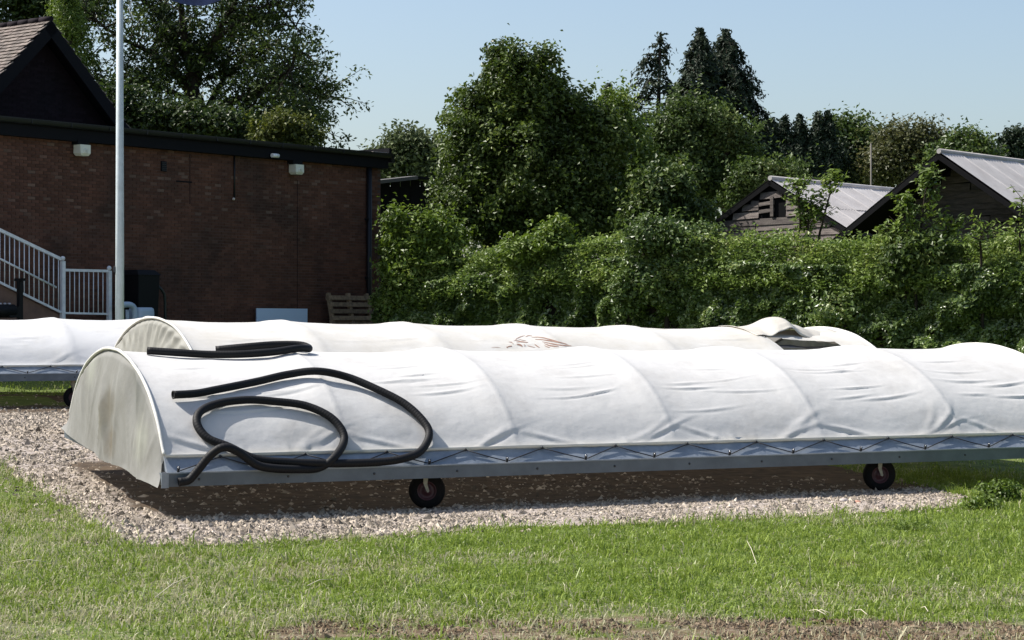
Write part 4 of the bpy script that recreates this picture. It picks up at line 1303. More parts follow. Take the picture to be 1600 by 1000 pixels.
a2 = P(560, 345, 57); b2 = P(665, 334, 58.5)
MB().box((a2 + b2) / 2, (b2 - a2) / 2, nn * .1, (0, 0, .06)).obj('ledge', mat('grey_ledge', (.10, .095, .09), rough=.8), sh, True)

# ------------------------------------------------------------ timber sheds behind the hedge
GDIR = Vector((.755, -.656, 0)).normalized(); RDIR = Vector((.656, .755, 0)).normalized()
M['plank'] = mat('weathered_plank', (.20, .17, .15), rough=.9, isl=.45, col2=(.08, .065, .06), nscale=3, stretch=(1, 1, 9), bump=.5, bscale=30)
M['plank_shade'] = mat('shaded_weathered_plank', (.10, .08, .066), rough=.9, isl=.55, col2=(.035, .03, .027), nscale=3, stretch=(1, 1, 9), bump=.5, bscale=30)  # copy of the plank colour, darkened to paint the roof overhang's shade
M['corr'] = mat('grey_cement_sheet', (.44, .42, .41), rough=.85, col2=(.34, .32, .31), nscale=1.2, isl=.06, bump=.2)
def shed(name, label, apx, half, ptch, length, zbase, plank, window=None, seed=0, over=.35, pm='plank'):
    r = random.Random(seed)
    t = thing('timber_shed', label, 'shed', (apx.x, apx.y, zbase), group='old timber sheds behind the hedge')
    drop = half * ptch
    body = [apx + GDIR * (half * q) for q in (-1, 1)]
    inn = RDIR * over
    # dark inner wall
    zt = apx.z - .12
    mb = MB()
    g = [(-half + .12, zbase), (half - .12, zbase), (half - .12, zt - drop + .1 * ptch), (0, zt), (-half + .12, zt - drop + .1 * ptch)]
    f0 = [Vector((apx.x, apx.y, 0)) + inn + GDIR * a_ + Vector((0, 0, z_)) for a_, z_ in g]
    f1 = [v + RDIR * (length - over) for v in f0]
    mb.add(f0 + f1, [(0, 1, 2, 3, 4), (9, 8, 7, 6, 5), (0, 5, 6, 1), (1, 6, 7, 2), (4, 9, 5, 0), (2, 7, 8, 3), (3, 8, 9, 4)])
    mb.obj('inner_wall', M['dark_timber'], t, True)
    # planks, overlapping, a few slipped
    z = zt - .14; i = 0
    while z > zt - 3.2:
        hw_ = min(half - .1, (zt - z - .10) / ptch)
        if hw_ > .15:
            segs = [(-hw_, hw_)]
            if window and window[2] < z < window[3]: segs = [(-hw_, window[0]), (window[1], hw_)]
            elif r.random() < .5:
                m_ = r.uniform(-.3, .4) * hw_; segs = [(-hw_, m_), (m_ + .03, hw_)]
            for s0, s1 in segs:
                if s1 - s0 < .15: continue
                dz0 = r.uniform(-.03, .03); dz1 = dz0 + r.uniform(-.02, .07)
                a_ = Vector((apx.x, apx.y, z + dz0)) + inn - RDIR * .03 + GDIR * s0
                b_2 = Vector((apx.x, apx.y, z + dz1)) + inn - RDIR * .03 + GDIR * s1
                n_up = (Vector((0, 0, 1)) + RDIR * .16).normalized()
                MB().box((a_ + b_2) / 2, (b_2 - a_) / 2, RDIR * .013, n_up * (plank * .5)).obj('plank', M[pm], t, True)
        z -= plank * r.uniform(.86, 1.02)
    if window:
        x0, x1, z0, z1 = window
        for q in (.25, .62):
            a_ = Vector((apx.x, apx.y, z0 + (z1 - z0) * q)) + inn - RDIR * .05 + GDIR * (x0 + .02)
            b_2 = a_ + GDIR * ((x1 - x0) * .55) + Vector((0, 0, .05))
            MB().box((a_ + b_2) / 2, (b_2 - a_) / 2, RDIR * .01, Vector((0, 0, .05))).obj('loose_slat', M['plank'], t, True)
        a_ = Vector((apx.x, apx.y, (z0 + z1) / 2)) + inn - RDIR * .06 + GDIR * ((x0 + x1) / 2)
        MB().box(a_, GDIR * .05, RDIR * .02, Vector((0, 0, (z1 - z0) / 2))).obj('window_post', M['plank'], t, True)
    for sg in (-1, 1):
        sl = (GDIR * sg - Vector((0, 0, ptch))).normalized(); nr = (GDIR * sg * ptch + Vector((0, 0, 1))).normalized()
        Ls = half / math.cos(math.atan(ptch)) + .12
        MB().box(apx + sl * (Ls / 2) - nr * .08, sl * (Ls / 2), RDIR * .025, nr * .06).obj('bargeboard', M['dark_timber'], t, True)
        MB().box(apx + sl * (Ls / 2) + RDIR * (length / 2) - nr * .035, sl * (Ls / 2 - .01), RDIR * (length / 2 - .03), nr * .012).obj('underside_shade', M['dark_timber'], t, True)  # dark slab added so the sheet undersides look shaded
        # corrugated sheets, each one its own piece
        nsh = int(length / 1.02)
        for i in range(nsh):
            for part in range(2):
                v0 = part * Ls * .5; v1 = (part + 1) * Ls * .5 + .06
                vs = []; fs = []; nn_ = 15
                lift = .012 * (1 - part) + r.uniform(0, .01)
                for j in range(nn_):
                    c_u = i * 1.02 + 1.06 * j / (nn_ - 1)
                    h = .022 * math.sin(2 * math.pi * c_u / .146)
                    for v_ in (v0, v1): vs.append(apx + RDIR * c_u + sl * v_ + nr * (.02 + h + lift + .01 * r.random() * 0))
                for j in range(nn_ - 1): fs.append((2 * j, 2 * j + 2, 2 * j + 3, 2 * j + 1))
                MB().add(vs, fs, True).obj('roof_sheet', M['corr'], t, True)
    MB().tube([apx + Vector((0, 0, .05)), apx + RDIR * length + Vector((0, 0, .05))], .07, 8).obj('ridge_cap', M['corr'], t, True)
    return t
shed(1, 'smaller weathered plank shed with a broken slatted window and pale roof', P(1203, 281, 58), 2.7, math.tan(math.radians(30)), 10, .3, .19, window=(-.42, .50, P(0, 338, 58).z, P(0, 307, 58).z), seed=3, over=.10)
shed(2, 'larger shed of shade-toned planks with pale roof at the right edge', P(1467, 239, 54), 4.0, math.tan(math.radians(34)), 12, .3, .20, seed=8, over=1.25, pm='plank_shade')
# utility pole
p = P(1362, 292, 82); q = P(1361, 224, 82)
o = MB().tube([(p.x, p.y, .3), (q.x, q.y, q.z)], [.05, .032], 8).obj('utility_pole', mat('pole_wood', (.12, .11, .095), rough=.9)); tag(o, 'thin wooden utility pole among the trees between the two sheds', 'pole')

# ------------------------------------------------------------ foliage
def leaf_mesh(name, C_, Nrm, L, Wd, seed=0, fold=.25):
    """one folded diamond per leaf: C_ centres, Nrm facing, L length"""
    rng = np.random.default_rng(seed)
    n = len(C_)
    Nrm = Nrm / (np.linalg.norm(Nrm, axis=1, keepdims=True) + 1e-9)
    T = rng.normal(size=(n, 3)); T[:, 2] -= .35
    T -= Nrm * (T * Nrm).sum(1, keepdims=True); T /= (np.linalg.norm(T, axis=1, keepdims=True) + 1e-9)
    B = np.cross(Nrm, T)
    L = np.asarray(L)[:, None]; w = L * Wd
    a = C_ - T * L * .5; b = C_ + T * L * .5
    m = C_ - T * L * .08
    l = m + B * w * .5 + Nrm * w * fold; r = m - B * w * .5 + Nrm * w * fold
    V = np.stack([a, l, b, r], 1).reshape(-1, 3)
    i = 4 * np.arange(n)[:, None]
    Fc = np.concatenate([i + np.array([[0, 2, 1]]), i + np.array([[0, 3, 2]])], 0)
    return np_mesh(name, V, Fc)

def crown_points(lobes, n, seed, clump=.28, per=26, shell=(.62, 1.04), bumps=.22, split=0, spray=.0):
    """clumps of leaves through the outer part of each lobe; lobe = (centre, (rx, ry, rz))"""
    rng = np.random.default_rng(seed)
    if split:                                  # every big lobe breaks up into smaller uneven boughs
        nl = []
        for c, r in lobes:
            nl.append((c, tuple(q * .80 for q in r)))
            for _ in range(split):
                d = rng.normal(size=3); d /= np.linalg.norm(d)
                f = rng.uniform(.30, .48)
                cc = Vector([c[i] + d[i] * r[i] * (1.0 - f * .75) for i in range(3)])
                nl.append((cc, tuple(q * f * rng.uniform(.8, 1.25) for q in r)))
        lobes = nl
    vol = np.array([(r[0] * r[1] * r[2]) ** (2 / 3) for c, r in lobes]); vol /= vol.sum()
    ncl = max(1, int(n / per))
    k = rng.choice(len(lobes), ncl, p=vol)
    C_ = np.array([list(c) for c, r in lobes])[k]; R = np.array([list(r) for c, r in lobes])[k]
    d = rng.normal(size=(ncl, 3)); d /= np.linalg.norm(d, axis=1, keepdims=True)
    f = rng.uniform(shell[0], shell[1], ncl)
    f *= 1 + bumps * (vnoise(d[:, 0] * 3 + k * 7, d[:, 2] * 3 + d[:, 1] * 2, seed) * 2 - 1)
    cc = C_ + d * R * f[:, None]
    size = clump * rng.uniform(.6, 1.5, ncl)
    j = rng.integers(0, ncl, n)
    off = np.clip(rng.normal(size=(n, 3)), -1.7, 1.7) * size[j][:, None] * np.array([1, 1, .7])
    if spray:
        out = np.abs(rng.normal(size=n)) * size[j] * spray
        off = off * (1 / (1 + 1.2 * out / (size[j] + 1e-6)))[:, None] + (d[j] * .75 + np.array([0, 0, .5])) * out[:, None]
    pts = cc[j] + off
    nr = d[j] * .55 + rng.normal(size=(n, 3)) * .55 + np.array([0, 0, .55])
    return pts, nr

LM = {
    'ivy': leaf_mat('ivy_leaf', (.034, .060, .015), (.12, .175, .048), (.27, .31, .14), rough=.42, spec=.4, trans=.2),
    'far': leaf_mat('hazy_leaf', (.055, .075, .035), (.11, .135, .06), (.17, .19, .10), rough=.6, trans=.2, spec=.15),  # haze of distance is mixed into this leaf colour
    'lime': leaf_mat('lime_leaf', (.028, .046, .009), (.085, .125, .024), (.21, .25, .07)),
    'dark': leaf_mat('dark_leaf', (.020, .034, .010), (.052, .080, .020), (.13, .16, .05)),
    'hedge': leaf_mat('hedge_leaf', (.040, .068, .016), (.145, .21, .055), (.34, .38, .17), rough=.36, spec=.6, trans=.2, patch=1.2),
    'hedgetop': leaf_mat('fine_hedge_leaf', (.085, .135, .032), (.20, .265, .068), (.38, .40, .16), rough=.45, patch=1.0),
    'fresh': leaf_mat('fresh_leaf', (.06, .095, .016), (.14, .20, .036), (.25, .29, .08), patch=1.0),
    'conifer': leaf_mat('conifer_spray', (.011, .021, .011), (.027, .043, .021), rough=.6, trans=.08, spec=.25),
    'olive': leaf_mat('olive_leaf', (.045, .052, .020), (.10, .105, .04), (.17, .15, .07), rough=.5),
    'mid': leaf_mat('mid_leaf', (.036, .060, .015), (.085, .125, .032), (.18, .21, .07), rough=.45),
    'yellow': leaf_mat('yellowing_leaf', (.05, .07, .015), (.11, .125, .026), (.26, .21, .055), rough=.5),
}
M['bark'] = mat('dark_bark', (.045, .036, .028), rough=.95, spec=.1, col2=(.02, .017, .014), nscale=6, bump=.5, bscale=20)

def px_lobes(L, Y, deep=1.0):
    out = []
    for x, y, rx, ry in L:
        c = P(x, y, Y); s = Y / 3249.0
        out.append((c, (rx * s, max(rx, ry) * s * .8 * deep, ry * s)))
    return out

def tree(name, label, cat, lobes, Y, n, leaf, m, trunk_x=None, seed=0, clump=.28, per=26, group='trees behind the hedge', shell=(.62, 1.04), wd=.62, limbs=True, trunk_r=.2, deep=1.0, extra=None, bumps=.22, core=0, split=6, spray=.9):
    lb = px_lobes(lobes, Y, deep)
    tx = trunk_x if trunk_x is not None else sum(l[0] for l in lobes) / len(lobes)
    bx_ = (tx - 800) / 3249 * Y
    zb = gz(bx_, Y)
    t = thing(name, label, cat, (bx_, Y, zb), group=group)
    mb = MB()
    zmid = sum(c.z for c, r in lb) / len(lb)
    low = min(c.z - r[2] for c, r in lb)
    fork = Vector((bx_, Y, max(zb + .6, low + (zmid - low) * .4)))
    mb.tube([(bx_, Y, zb - .1), (bx_ + .05, Y, (zb + fork.z) / 2), fork], [trunk_r * 1.25, trunk_r, trunk_r * .75], 10)
    r = random.Random(seed)
    if limbs:
        for c, rad in lb:
            m1 = fork.lerp(c, .5) + Vector((r.uniform(-.3, .3), r.uniform(-.3, .3), r.uniform(0, .3)))
            e = c + Vector((0, 0, rad[2] * .5))
            mb.tube(catmull([fork, m1, c, e], 3), [trunk_r * .55 * (1 - .085 * i) for i in range(10)], 6)
            for q in range(4):
                a = r.uniform(0, 6.28); e2 = c + Vector((math.cos(a) * rad[0] * .7, math.sin(a) * rad[1] * .7, r.uniform(-.2, .6) * rad[2]))
                mb.tube([m1.lerp(c, .6), c.lerp(e2, .5) + Vector((0, 0, .1)), e2], [trunk_r * .25, trunk_r * .15, trunk_r * .05], 5)
    mb.obj('trunk', M['bark'], t, True)
    pts, nr = crown_points(lb, n, seed, clump, per, shell, bumps, split, spray)
    if extra is not None:
        pts, nr = extra(pts, nr)
    if core:
        p2, n2 = crown_points(lb, core, seed + 99, clump * 1.3, per, (.15, .75), .1)
        pts = np.concatenate([pts, p2]); nr = np.concatenate([nr, n2])
    rng = np.random.default_rng(seed + 1)
    Ls = leaf * rng.uniform(.65, 1.3, len(pts))
    tag(link('crown', leaf_mesh('crown', pts, nr, Ls, wd, seed), LM[m], t, True), kind='stuff') if False else link('crown', leaf_mesh('crown', pts, nr, Ls, wd, seed), LM[m], t, True)
    return t

# broad tree in the middle
tree('broadleaf_tree', 'big rounded dark leafy tree in the middle behind the hedge', 'tree',
     [(815, 128, 58, 48), (765, 185, 66, 60), (868, 178, 70, 66), (735, 255, 44, 52), (820, 240, 105, 85), (905, 265, 70, 75), (775, 320, 100, 62), (875, 330, 90, 60), (712, 312, 34, 42), (940, 225, 38, 55), (930, 330, 45, 55), (790, 92, 20, 16), (846, 94, 20, 14)],
     57, 92000, .135, 'lime', 830, 5, clump=.27, trunk_r=.28, core=9000, bumps=.5, per=110, shell=(.66, 1.06), spray=.6)
# lighter tree joining its right side
tree('broadleaf_tree', 'lighter leafy tree growing against the right side of the big dark tree', 'tree',
     [(968, 215, 34, 48), (985, 270, 40, 52), (960, 175, 20, 26), (1000, 315, 40, 38), (1030, 290, 26, 34)], 59, 18000, .13, 'fresh', 985, 8, clump=.24, trunk_r=.12)
tree('broadleaf_tree', 'rounded mid green tree in front of the two dense conifers', 'tree',
     [(1065, 200, 40, 32), (1110, 195, 38, 28), (1040, 235, 40, 34), (1095, 245, 52, 42), (1150, 250, 32, 30), (1070, 290, 55, 35), (1130, 290, 42, 32), (1020, 275, 30, 28), (1165, 215, 16, 18)],
     68, 36000, .14, 'mid', 1095, 9, bumps=.5, per=120, clump=.30, trunk_r=.2, core=4000)
tree('shrub', 'leafy shrub rising above the hedge left of the smaller shed', 'shrub',
     [(1030, 322, 26, 36), (1064, 296, 12, 30), (1085, 335, 22, 20), (1000, 345, 24, 24), (1010, 290, 12, 20)], 55, 8000, .15, 'mid', 1040, 10, clump=.22, trunk_r=.06, group='shrubs above the hedge')
tree('shrub', 'pale green shrub behind the roof of the smaller shed', 'shrub',
     [(1170, 290, 26, 24), (1200, 275, 26, 16), (1235, 272, 22, 12), (1160, 315, 20, 20)], 66, 6000, .14, 'mid', 1185, 13, clump=.22, trunk_r=.06, group='shrubs above the hedge')
# hillside woods
tree('broadleaf_tree', 'grey green distant tree between the brick pavilion and the big tree', 'tree',
     [(625, 235, 32, 28), (655, 245, 34, 34), (605, 262, 30, 30), (680, 270, 40, 40)], 110, 14000, .26, 'far', 640, 14, spray=.3, clump=.5, trunk_r=.25)
tree('broadleaf_tree', 'broad green tree on the skyline left of the utility pole', 'tree',
     [(1312, 215, 30, 24), (1340, 212, 24, 20), (1355, 240, 32, 28), (1300, 250, 40, 32), (1345, 270, 40, 26)], 108, 14000, .24, 'mid', 1325, 15, spray=.35, clump=.5, trunk_r=.25, core=2000)
tree('broadleaf_tree', 'brownish olive twiggy tree on the skyline right of the utility pole', 'tree',
     [(1400, 225, 30, 26), (1440, 222, 32, 26), (1385, 262, 34, 30), (1430, 262, 46, 32), (1468, 240, 14, 30)], 104, 16000, .20, 'olive', 1420, 16, spray=.35, clump=.55, trunk_r=.25, shell=(.3, 1.1))
tree('broadleaf_tree', 'small green tree just behind the ridge of the larger shed', 'tree',
     [(1510, 225, 24, 22), (1488, 245, 22, 20), (1535, 245, 20, 14), (1500, 262, 50, 22)], 96, 9000, .22, 'mid', 1510, 17, spray=.4, clump=.4, trunk_r=.2)
tree('broadleaf_tree', 'dark bushy tree low on the skyline behind the smaller shed', 'tree',
     [(1200, 235, 30, 36), (1240, 245, 40, 36), (1285, 250, 40, 36), (1190, 275, 30, 30), (1260, 285, 60, 30), (1165, 240, 20, 30)], 106, 18000, .25, 'conifer', 1235, 18, spray=.3, clump=.5, trunk_r=.25, core=4000)
for i, (x, l) in enumerate(((1574, 'left poplar of the dark pair on the skyline at the right edge'), (1594, 'right poplar of the dark pair on the skyline at the right edge'))):
    tree('poplar_tree', l, 'tree', [(x, 245, 8, 28), (x + 2, 226, 5, 14)], 140, 4000, .3, 'conifer', x, 20 + i, clump=.35, trunk_r=.15, group='poplars on the skyline', limbs=False)
# upper left trees behind the gable
tree('broadleaf_tree', 'dark tree behind the ridge of the tiled roof at the top left corner', 'tree',
     [(20, 10, 60, 45), (70, -15, 50, 45), (110, 30, 40, 50), (10, -40, 70, 40), (150, -20, 40, 50), (60, 50, 60, 50)], 74, 20000, .17, 'dark', 60, 24, clump=.35, trunk_r=.25, shell=(.5, 1.05))
tree('weeping_tree', 'feathery yellow green weeping tree just right of the gable peak', 'tree',
     [(100, 10, 18, 40), (112, 60, 16, 40), (122, 100, 14, 34), (95, -25, 20, 30)], 66, 8000, .16, 'fresh', 108, 25, clump=.22, trunk_r=.12, wd=.25)
tree('shrub', 'yellowing bush above the pavilion roof at its right end', 'shrub',
     [(432, 200, 16, 14), (458, 212, 24, 14), (482, 218, 14, 10), (410, 218, 20, 10)], 63, 4500, .14, 'yellow', 450, 26, clump=.24, trunk_r=.06, group='shrubs above the hedge')
tree('shrub', 'dark green shrubbery behind the pavilion roof under the spreading tree', 'shrub',
     [(230, 185, 50, 30), (300, 200, 50, 22), (360, 205, 50, 20), (180, 170, 30, 34)], 64, 13000, .16, 'dark', 290, 27, clump=.26, trunk_r=.06, group='shrubs above the hedge')

# spreading tree with visible limbs over the pavilion
def spreading():
    Y = 70
    bx_ = (325 - 800) / 3249 * Y; zb = gz(bx_, Y)
    t = thing('spreading_tree', 'large spreading tree with dark visible limbs above the pavilion roof', 'tree', (bx_, Y, zb), group='trees behind the hedge')
    r = random.Random(4)
    mb = MB()
    def limb(pts, w0, w1, dy0=0, dy1=0):
        n = len(pts)
        q = [P(x, y, Y) + Vector((0, dy0 + (dy1 - dy0) * i / (n - 1), 0)) for i, (x, y) in enumerate(pts)]
        c = catmull(q, 6)
        s = Y / 3249 / 2
        mb.tube(c, [(w0 + (w1 - w0) * (i / (len(c) - 1)) ** .7) * s for i in range(len(c))], 8)
        return c
    trunk = limb([(327, 500), (326, 300), (318, 215), (303, 150)], 40, 27)
    spec = [([(303, 150), (297, 95), (290, 40), (286, -60)], 22, 6, 0, -1), ([(308, 165), (270, 105), (250, 40), (232, -40)], 15, 4, 0, 2),
            ([(318, 205), (365, 165), (420, 148), (470, 118)], 17, 3, 0, -2.5), ([(303, 140), (335, 70), (375, 15), (400, -50)], 13, 4, 0, -2),
            ([(322, 215), (385, 190), (455, 175), (480, 158)], 14, 3, 0, 1.5), ([(300, 140), (245, 90), (195, 65), (150, 30)], 11, 3, 0, -2),
            ([(305, 160), (240, 135), (190, 140), (150, 130)], 10, 3, 0, -3), ([(330, 120), (350, 100), (352, 60), (360, 20)], 9, 3, 0, 2),
            ([(318, 180), (352, 110), (410, 60), (470, 70)], 12, 3, 0, 2.5), ([(300, 120), (262, 40), (210, -10), (170, -50)], 10, 3, 0, 1),
            ([(340, 70), (400, 30), (440, 20), (475, 60)], 8, 2, -1, -2), ([(320, 210), (270, 190), (215, 190), (170, 170)], 11, 3, 0, -2.5),
            ([(375, 160), (430, 120), (480, 130), (500, 135)], 8, 2, 1, 3), ([(350, 200), (400, 205), (440, 200), (475, 205)], 8, 2, 0, -2)]
    P_, N_l = [], []
    for sp_ in spec:
        c = limb(*sp_)
        n = len(c)
        for i in range(int(n * .25), n):
            for _ in range(4):
                f = i / n
                d = Vector((r.gauss(0, 1), r.gauss(0, 1), r.gauss(.25, .8))).normalized() * r.uniform(.5, 1.5) * (.6 + .7 * f)
                e = c[i] + d
                mb.tube([c[i], c[i] + d * .5 + Vector((0, 0, .08)), e], [.028, .018, .008], 4, cap=False)
                nl = int(r.uniform(20, 56))
                for _ in range(nl):
                    q = e - d * abs(r.gauss(0, .25)) + Vector((r.gauss(0, .20), r.gauss(0, .20), r.gauss(-.05, .13)))
                    P_.append(q[:]); N_l.append((r.gauss(0, .6), r.gauss(0, .6), r.gauss(.6, .5)))
    mb.obj('trunk', M['bark'], t, True)
    pts = np.array(P_); s = Y / 3249
    nl_ = np.array(N_l)
    Ls = .17 * np.random.default_rng(2).uniform(.7, 1.35, len(pts))
    link('crown', leaf_mesh('crown', pts, nl_, Ls, .46, 3), LM['dark'], t, True)
spreading()

# conifers ---------------------------------------------------
def conifer(label, x, ytop, ybot, wpx, Y, seed, dens=1.0, sparse=False, lean=0, n_w=34, group='dark conifers on the skyline'):
    r = random.Random(seed); s = Y / 3249.0
    top = P(x + lean, ytop, Y); bx_ = (x - 800) * s; zb = gz(bx_, Y)
    t = thing('conifer_tree', label, 'tree', (bx_, Y, zb), group=group)
    H = top.z - zb; base = Vector((bx_, Y, zb))
    mb = MB(); mb.tube([base, base.lerp(top, .5), top], [.25, .16, .03], 8)
    Pp = []; Nn = []
    zlow = P(x, ybot, Y).z
    for i in range(n_w):
        f = i / (n_w - 1)
        z = zlow + (top.z - zlow) * f
        ax = base.lerp(top, (z - zb) / H)
        R = wpx * s * (1 - f) ** .68 * (1 if f < .95 else .35) + .04
        nb = int((7 if sparse else 11) * (1 - .45 * f))
        for b in range(nb):
            if sparse and r.random() < .28: continue
            a = r.uniform(0, 2 * math.pi); L = R * r.uniform(.45, 1.15)
            d = Vector((math.cos(a), math.sin(a), 0))
            p0 = ax; p1 = ax + d * L * .55 + Vector((0, 0, .10 * L)); p2 = ax + d * L + Vector((0, 0, -.18 * L - .1))
            mb.tube([p0, p1, p2], [.03, .02, .008], 4, cap=False)
            m_ = int(dens * (6 + 46 * L))
            for _ in range(m_):
                q = r.uniform(.15, 1) ** .8
                p = p0.lerp(p1, q * 2) if q < .5 else p1.lerp(p2, q * 2 - 1)
                Pp.append((p.x + r.gauss(0, .09), p.y + r.gauss(0, .09), p.z - abs(r.gauss(0, .22)) * q))
                Nn.append((d.x * .8 + r.gauss(0, .4), d.y * .8 + r.gauss(0, .4), .4 + r.gauss(0, .4)))
    mb.obj('trunk', M['bark'], t, True)
    pts = np.array(Pp); Ls = .20 * np.random.default_rng(seed).uniform(.6, 1.4, len(pts))
    link('crown', leaf_mesh('crown', pts, np.array(Nn), Ls, .42, seed), LM['conifer'], t, True)
conifer('gaunt open conifer with gaps between its branches, left of the dense pair', 1018, 52, 250, 96, 84, 1, dens=1.0, sparse=True, lean=14, n_w=24)
conifer('left and slimmer of the two dense dark conifers on the skyline', 1094, 44, 260, 78, 88, 2, dens=1.5, n_w=46)
conifer('right and broader of the two dense dark conifers on the skyline', 1134, 46, 300, 112, 90, 3, dens=1.7, n_w=52)
conifer('small conifer top showing just left of the gaunt conifer', 950, 130, 230, 22, 80, 9, dens=.9, n_w=18)
for i, (x, y) in enumerate(((1202, 186), (1227, 180), (1250, 178), (1278, 175), (1294, 172))):
    conifer(['leftmost', 'second', 'third', 'fourth', 'rightmost'][i] + ' of the five small conifers in the row behind the smaller shed', x, y, 290, 28, 104, 30 + i, dens=1.3, n_w=24, group='row of small skyline conifers')

# far wood closing the gaps low down
def wood():
    rng = np.random.default_rng(5)
    lb = []
    for i in range(46):
        x = -260 + i * 48 + rng.uniform(-15, 15); Y = rng.uniform(150, 185)
        y = 300 + rng.uniform(-22, 12) + (30 if 480 < x < 620 else 0)
        if x < 560 or 560 < x < 760: y = max(y, 292)
        c = P(x, y + 60, Y); lb.append((c, (3.4, 3.4, 3.6)))
        lb.append((P(x + 20, y + 140, Y), (3.6, 3.4, 4.2)))
    pts, nr = crown_points(lb, 34000, 9, .7, 22)
    tag(link('woodland', leaf_mesh('woodland', pts, nr, .5 * rng.uniform(.7, 1.3, len(pts)), .7, 3), LM['dark']), 'far off wood closing the view behind hedge and sheds', kind='stuff')
wood()

# ------------------------------------------------------------ hedge
HA = Vector((-3.45, 54.6, 0)); HB = Vector((15.0, 43.2, 0)); HD = (HB - HA); HL = HD.length; HD.normalize(); HN = Vector((HD.y, -HD.x, 0))
if HN.y > 0: HN = -HN
def hedge_top_z(k):
    """height of the clipped top along the hedge"""
    q = HA + HD * k
    x = 800 + q.x / q.y * 3249
    y = np.interp(x, [560, 620, 700, 780, 900, 1000, 1100, 1250, 1400, 1500, 1650], [430, 420, 412, 402, 386, 372, 376, 386, 384, 384, 376])
    return EYE + (510 - y) / 3249 * q.y
def hedge():
    t = thing('hedge', 'long tall unclipped green hedge closing the lawn behind the covers', 'hedge', tuple(HA + HD * (HL / 2) + Vector((0, 0, .3))))
    rng = np.random.default_rng(8)
    # woody core so that no light passes straight through
    V = []; ks = np.linspace(0, HL, 60)
    for k in ks:
        zt = hedge_top_z(k) - .55
        for o, z in ((.05, .2), (.15, 1.2), (.02, zt), (-.9, zt), (-1.0, .2)):
            p = HA + HD * k + HN * (o + .12 * math.sin(k * 1.7 + z * 2)) + Vector((0, 0, z + .1 * math.sin(k * 2.3)))
            V.append(p[:])
    Fc = [(5 * i + j, 5 * i + 5 + j, 5 * i + 6 + j, 5 * i + 1 + j) for i in range(59) for j in range(4)]
    link('stems', np_mesh('stems', np.array(V), np.array(Fc), True), M['bark'], t, True)
    # face leaves
    n = 125000
    k = rng.uniform(0, HL, n); zt = np.array([hedge_top_z(q) for q in np.linspace(0, HL, 400)]); zt = np.interp(k, np.linspace(0, HL, 400), zt)
    z = .3 + rng.uniform(0, 1, n) ** .9 * (zt - .75)
    bul = .45 * (fbm(k * .9, z * 1.1, 71) - .5) * 2 + .22 * (vnoise(k * 3.2, z * 3.4, 33) - .5) * 2
    dep = np.abs(rng.normal(0, .09, n))
    hole = vnoise(k * 1.5, z * 1.3, 91) + .35 * vnoise(k * 4, z * 4, 12)
    keep = (hole < 1.0) | (rng.uniform(0, 1, n) < .12)
    o = .45 + bul - dep
    pts = np.array(HA)[None] + k[:, None] * np.array(HD) + o[:, None] * np.array(HN); pts[:, 2] = z
    nr = np.array(HN)[None] * .5 + rng.normal(size=(n, 3)) * .5 + np.array([-.25, 0, .8])
    pts, nr = pts[keep], nr[keep]
    Ls = .115 * rng.uniform(.6, 1.4, len(pts))
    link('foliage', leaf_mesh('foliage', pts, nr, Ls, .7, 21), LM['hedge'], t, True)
    # sunny top growth
    n = 85000
    k = rng.uniform(0, HL, n); ztk = np.interp(k, np.linspace(0, HL, 400), np.array([hedge_top_z(q) for q in np.linspace(0, HL, 400)]))
    dz = rng.uniform(0, 1, n) ** 1.1 * 1.05
    wv = .28 * (fbm(k * 1.3, dz * 2, 15) - .5) * 2
    o = -.75 + 1.25 * (dz / 1.05) ** .6 + .10 * rng.normal(size=n) + .5 * wv
    z = ztk + .12 - dz + wv + .09 * rng.normal(size=n)
    sp_ = rng.uniform(0, 1, n) < .04
    z = np.where(sp_, ztk + rng.uniform(0, .45, n) * vnoise(k * 3, k * 0, 7), z)
    pts = np.array(HA)[None] + k[:, None] * np.array(HD) + o[:, None] * np.array(HN); pts[:, 2] = z
    nr = rng.normal(size=(n, 3)) * .5 + np.array([0, 0, .8])
    Ls = .09 * rng.uniform(.6, 1.5, n)
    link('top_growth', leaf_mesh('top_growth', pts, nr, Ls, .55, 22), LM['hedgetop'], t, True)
hedge()
SH = 'bushes growing up through the hedge'
tree('bush', 'bright leafy bush filling the corner right of the brick pavilion', 'bush',
     [(632, 388, 24, 26), (662, 374, 28, 26), (702, 378, 24, 18), (622, 430, 18, 34), (628, 480, 22, 28), (690, 415, 28, 20), (655, 440, 26, 36), (660, 490, 36, 22), (616, 352, 10, 14)], 54.0, 22000, .13, 'fresh', 650, 41, clump=.2, trunk_r=.07, group=SH)
tree('bush', 'fan of large leaves standing up out of the hedge below the big tree', 'bush',
     [(845, 392, 40, 13), (870, 368, 14, 20), (812, 400, 28, 10)], 51.9, 4200, .14, 'fresh', 860, 42, clump=.16, trunk_r=.05, group=SH)
tree('bush', 'tall ivy mass bulging from the hedge in the middle', 'bush',
     [(1010, 378, 42, 16), (1060, 385, 46, 22), (1010, 440, 40, 30), (1070, 455, 34, 34), (1035, 358, 30, 12), (975, 470, 30, 24), (1105, 372, 30, 12)], 50.0, 13000, .11, 'ivy', 1040, 43, clump=.16, trunk_r=.07, group=SH, shell=(.8, 1.05))
tree('bush', 'low bright bush at the foot of the hedge behind the torn flap', 'bush',
     [(1320, 480, 34, 16), (1290, 496, 34, 14), (1360, 486, 26, 14)], 47.4, 3600, .11, 'hedge', 1320, 44, clump=.15, trunk_r=.05, group=SH)
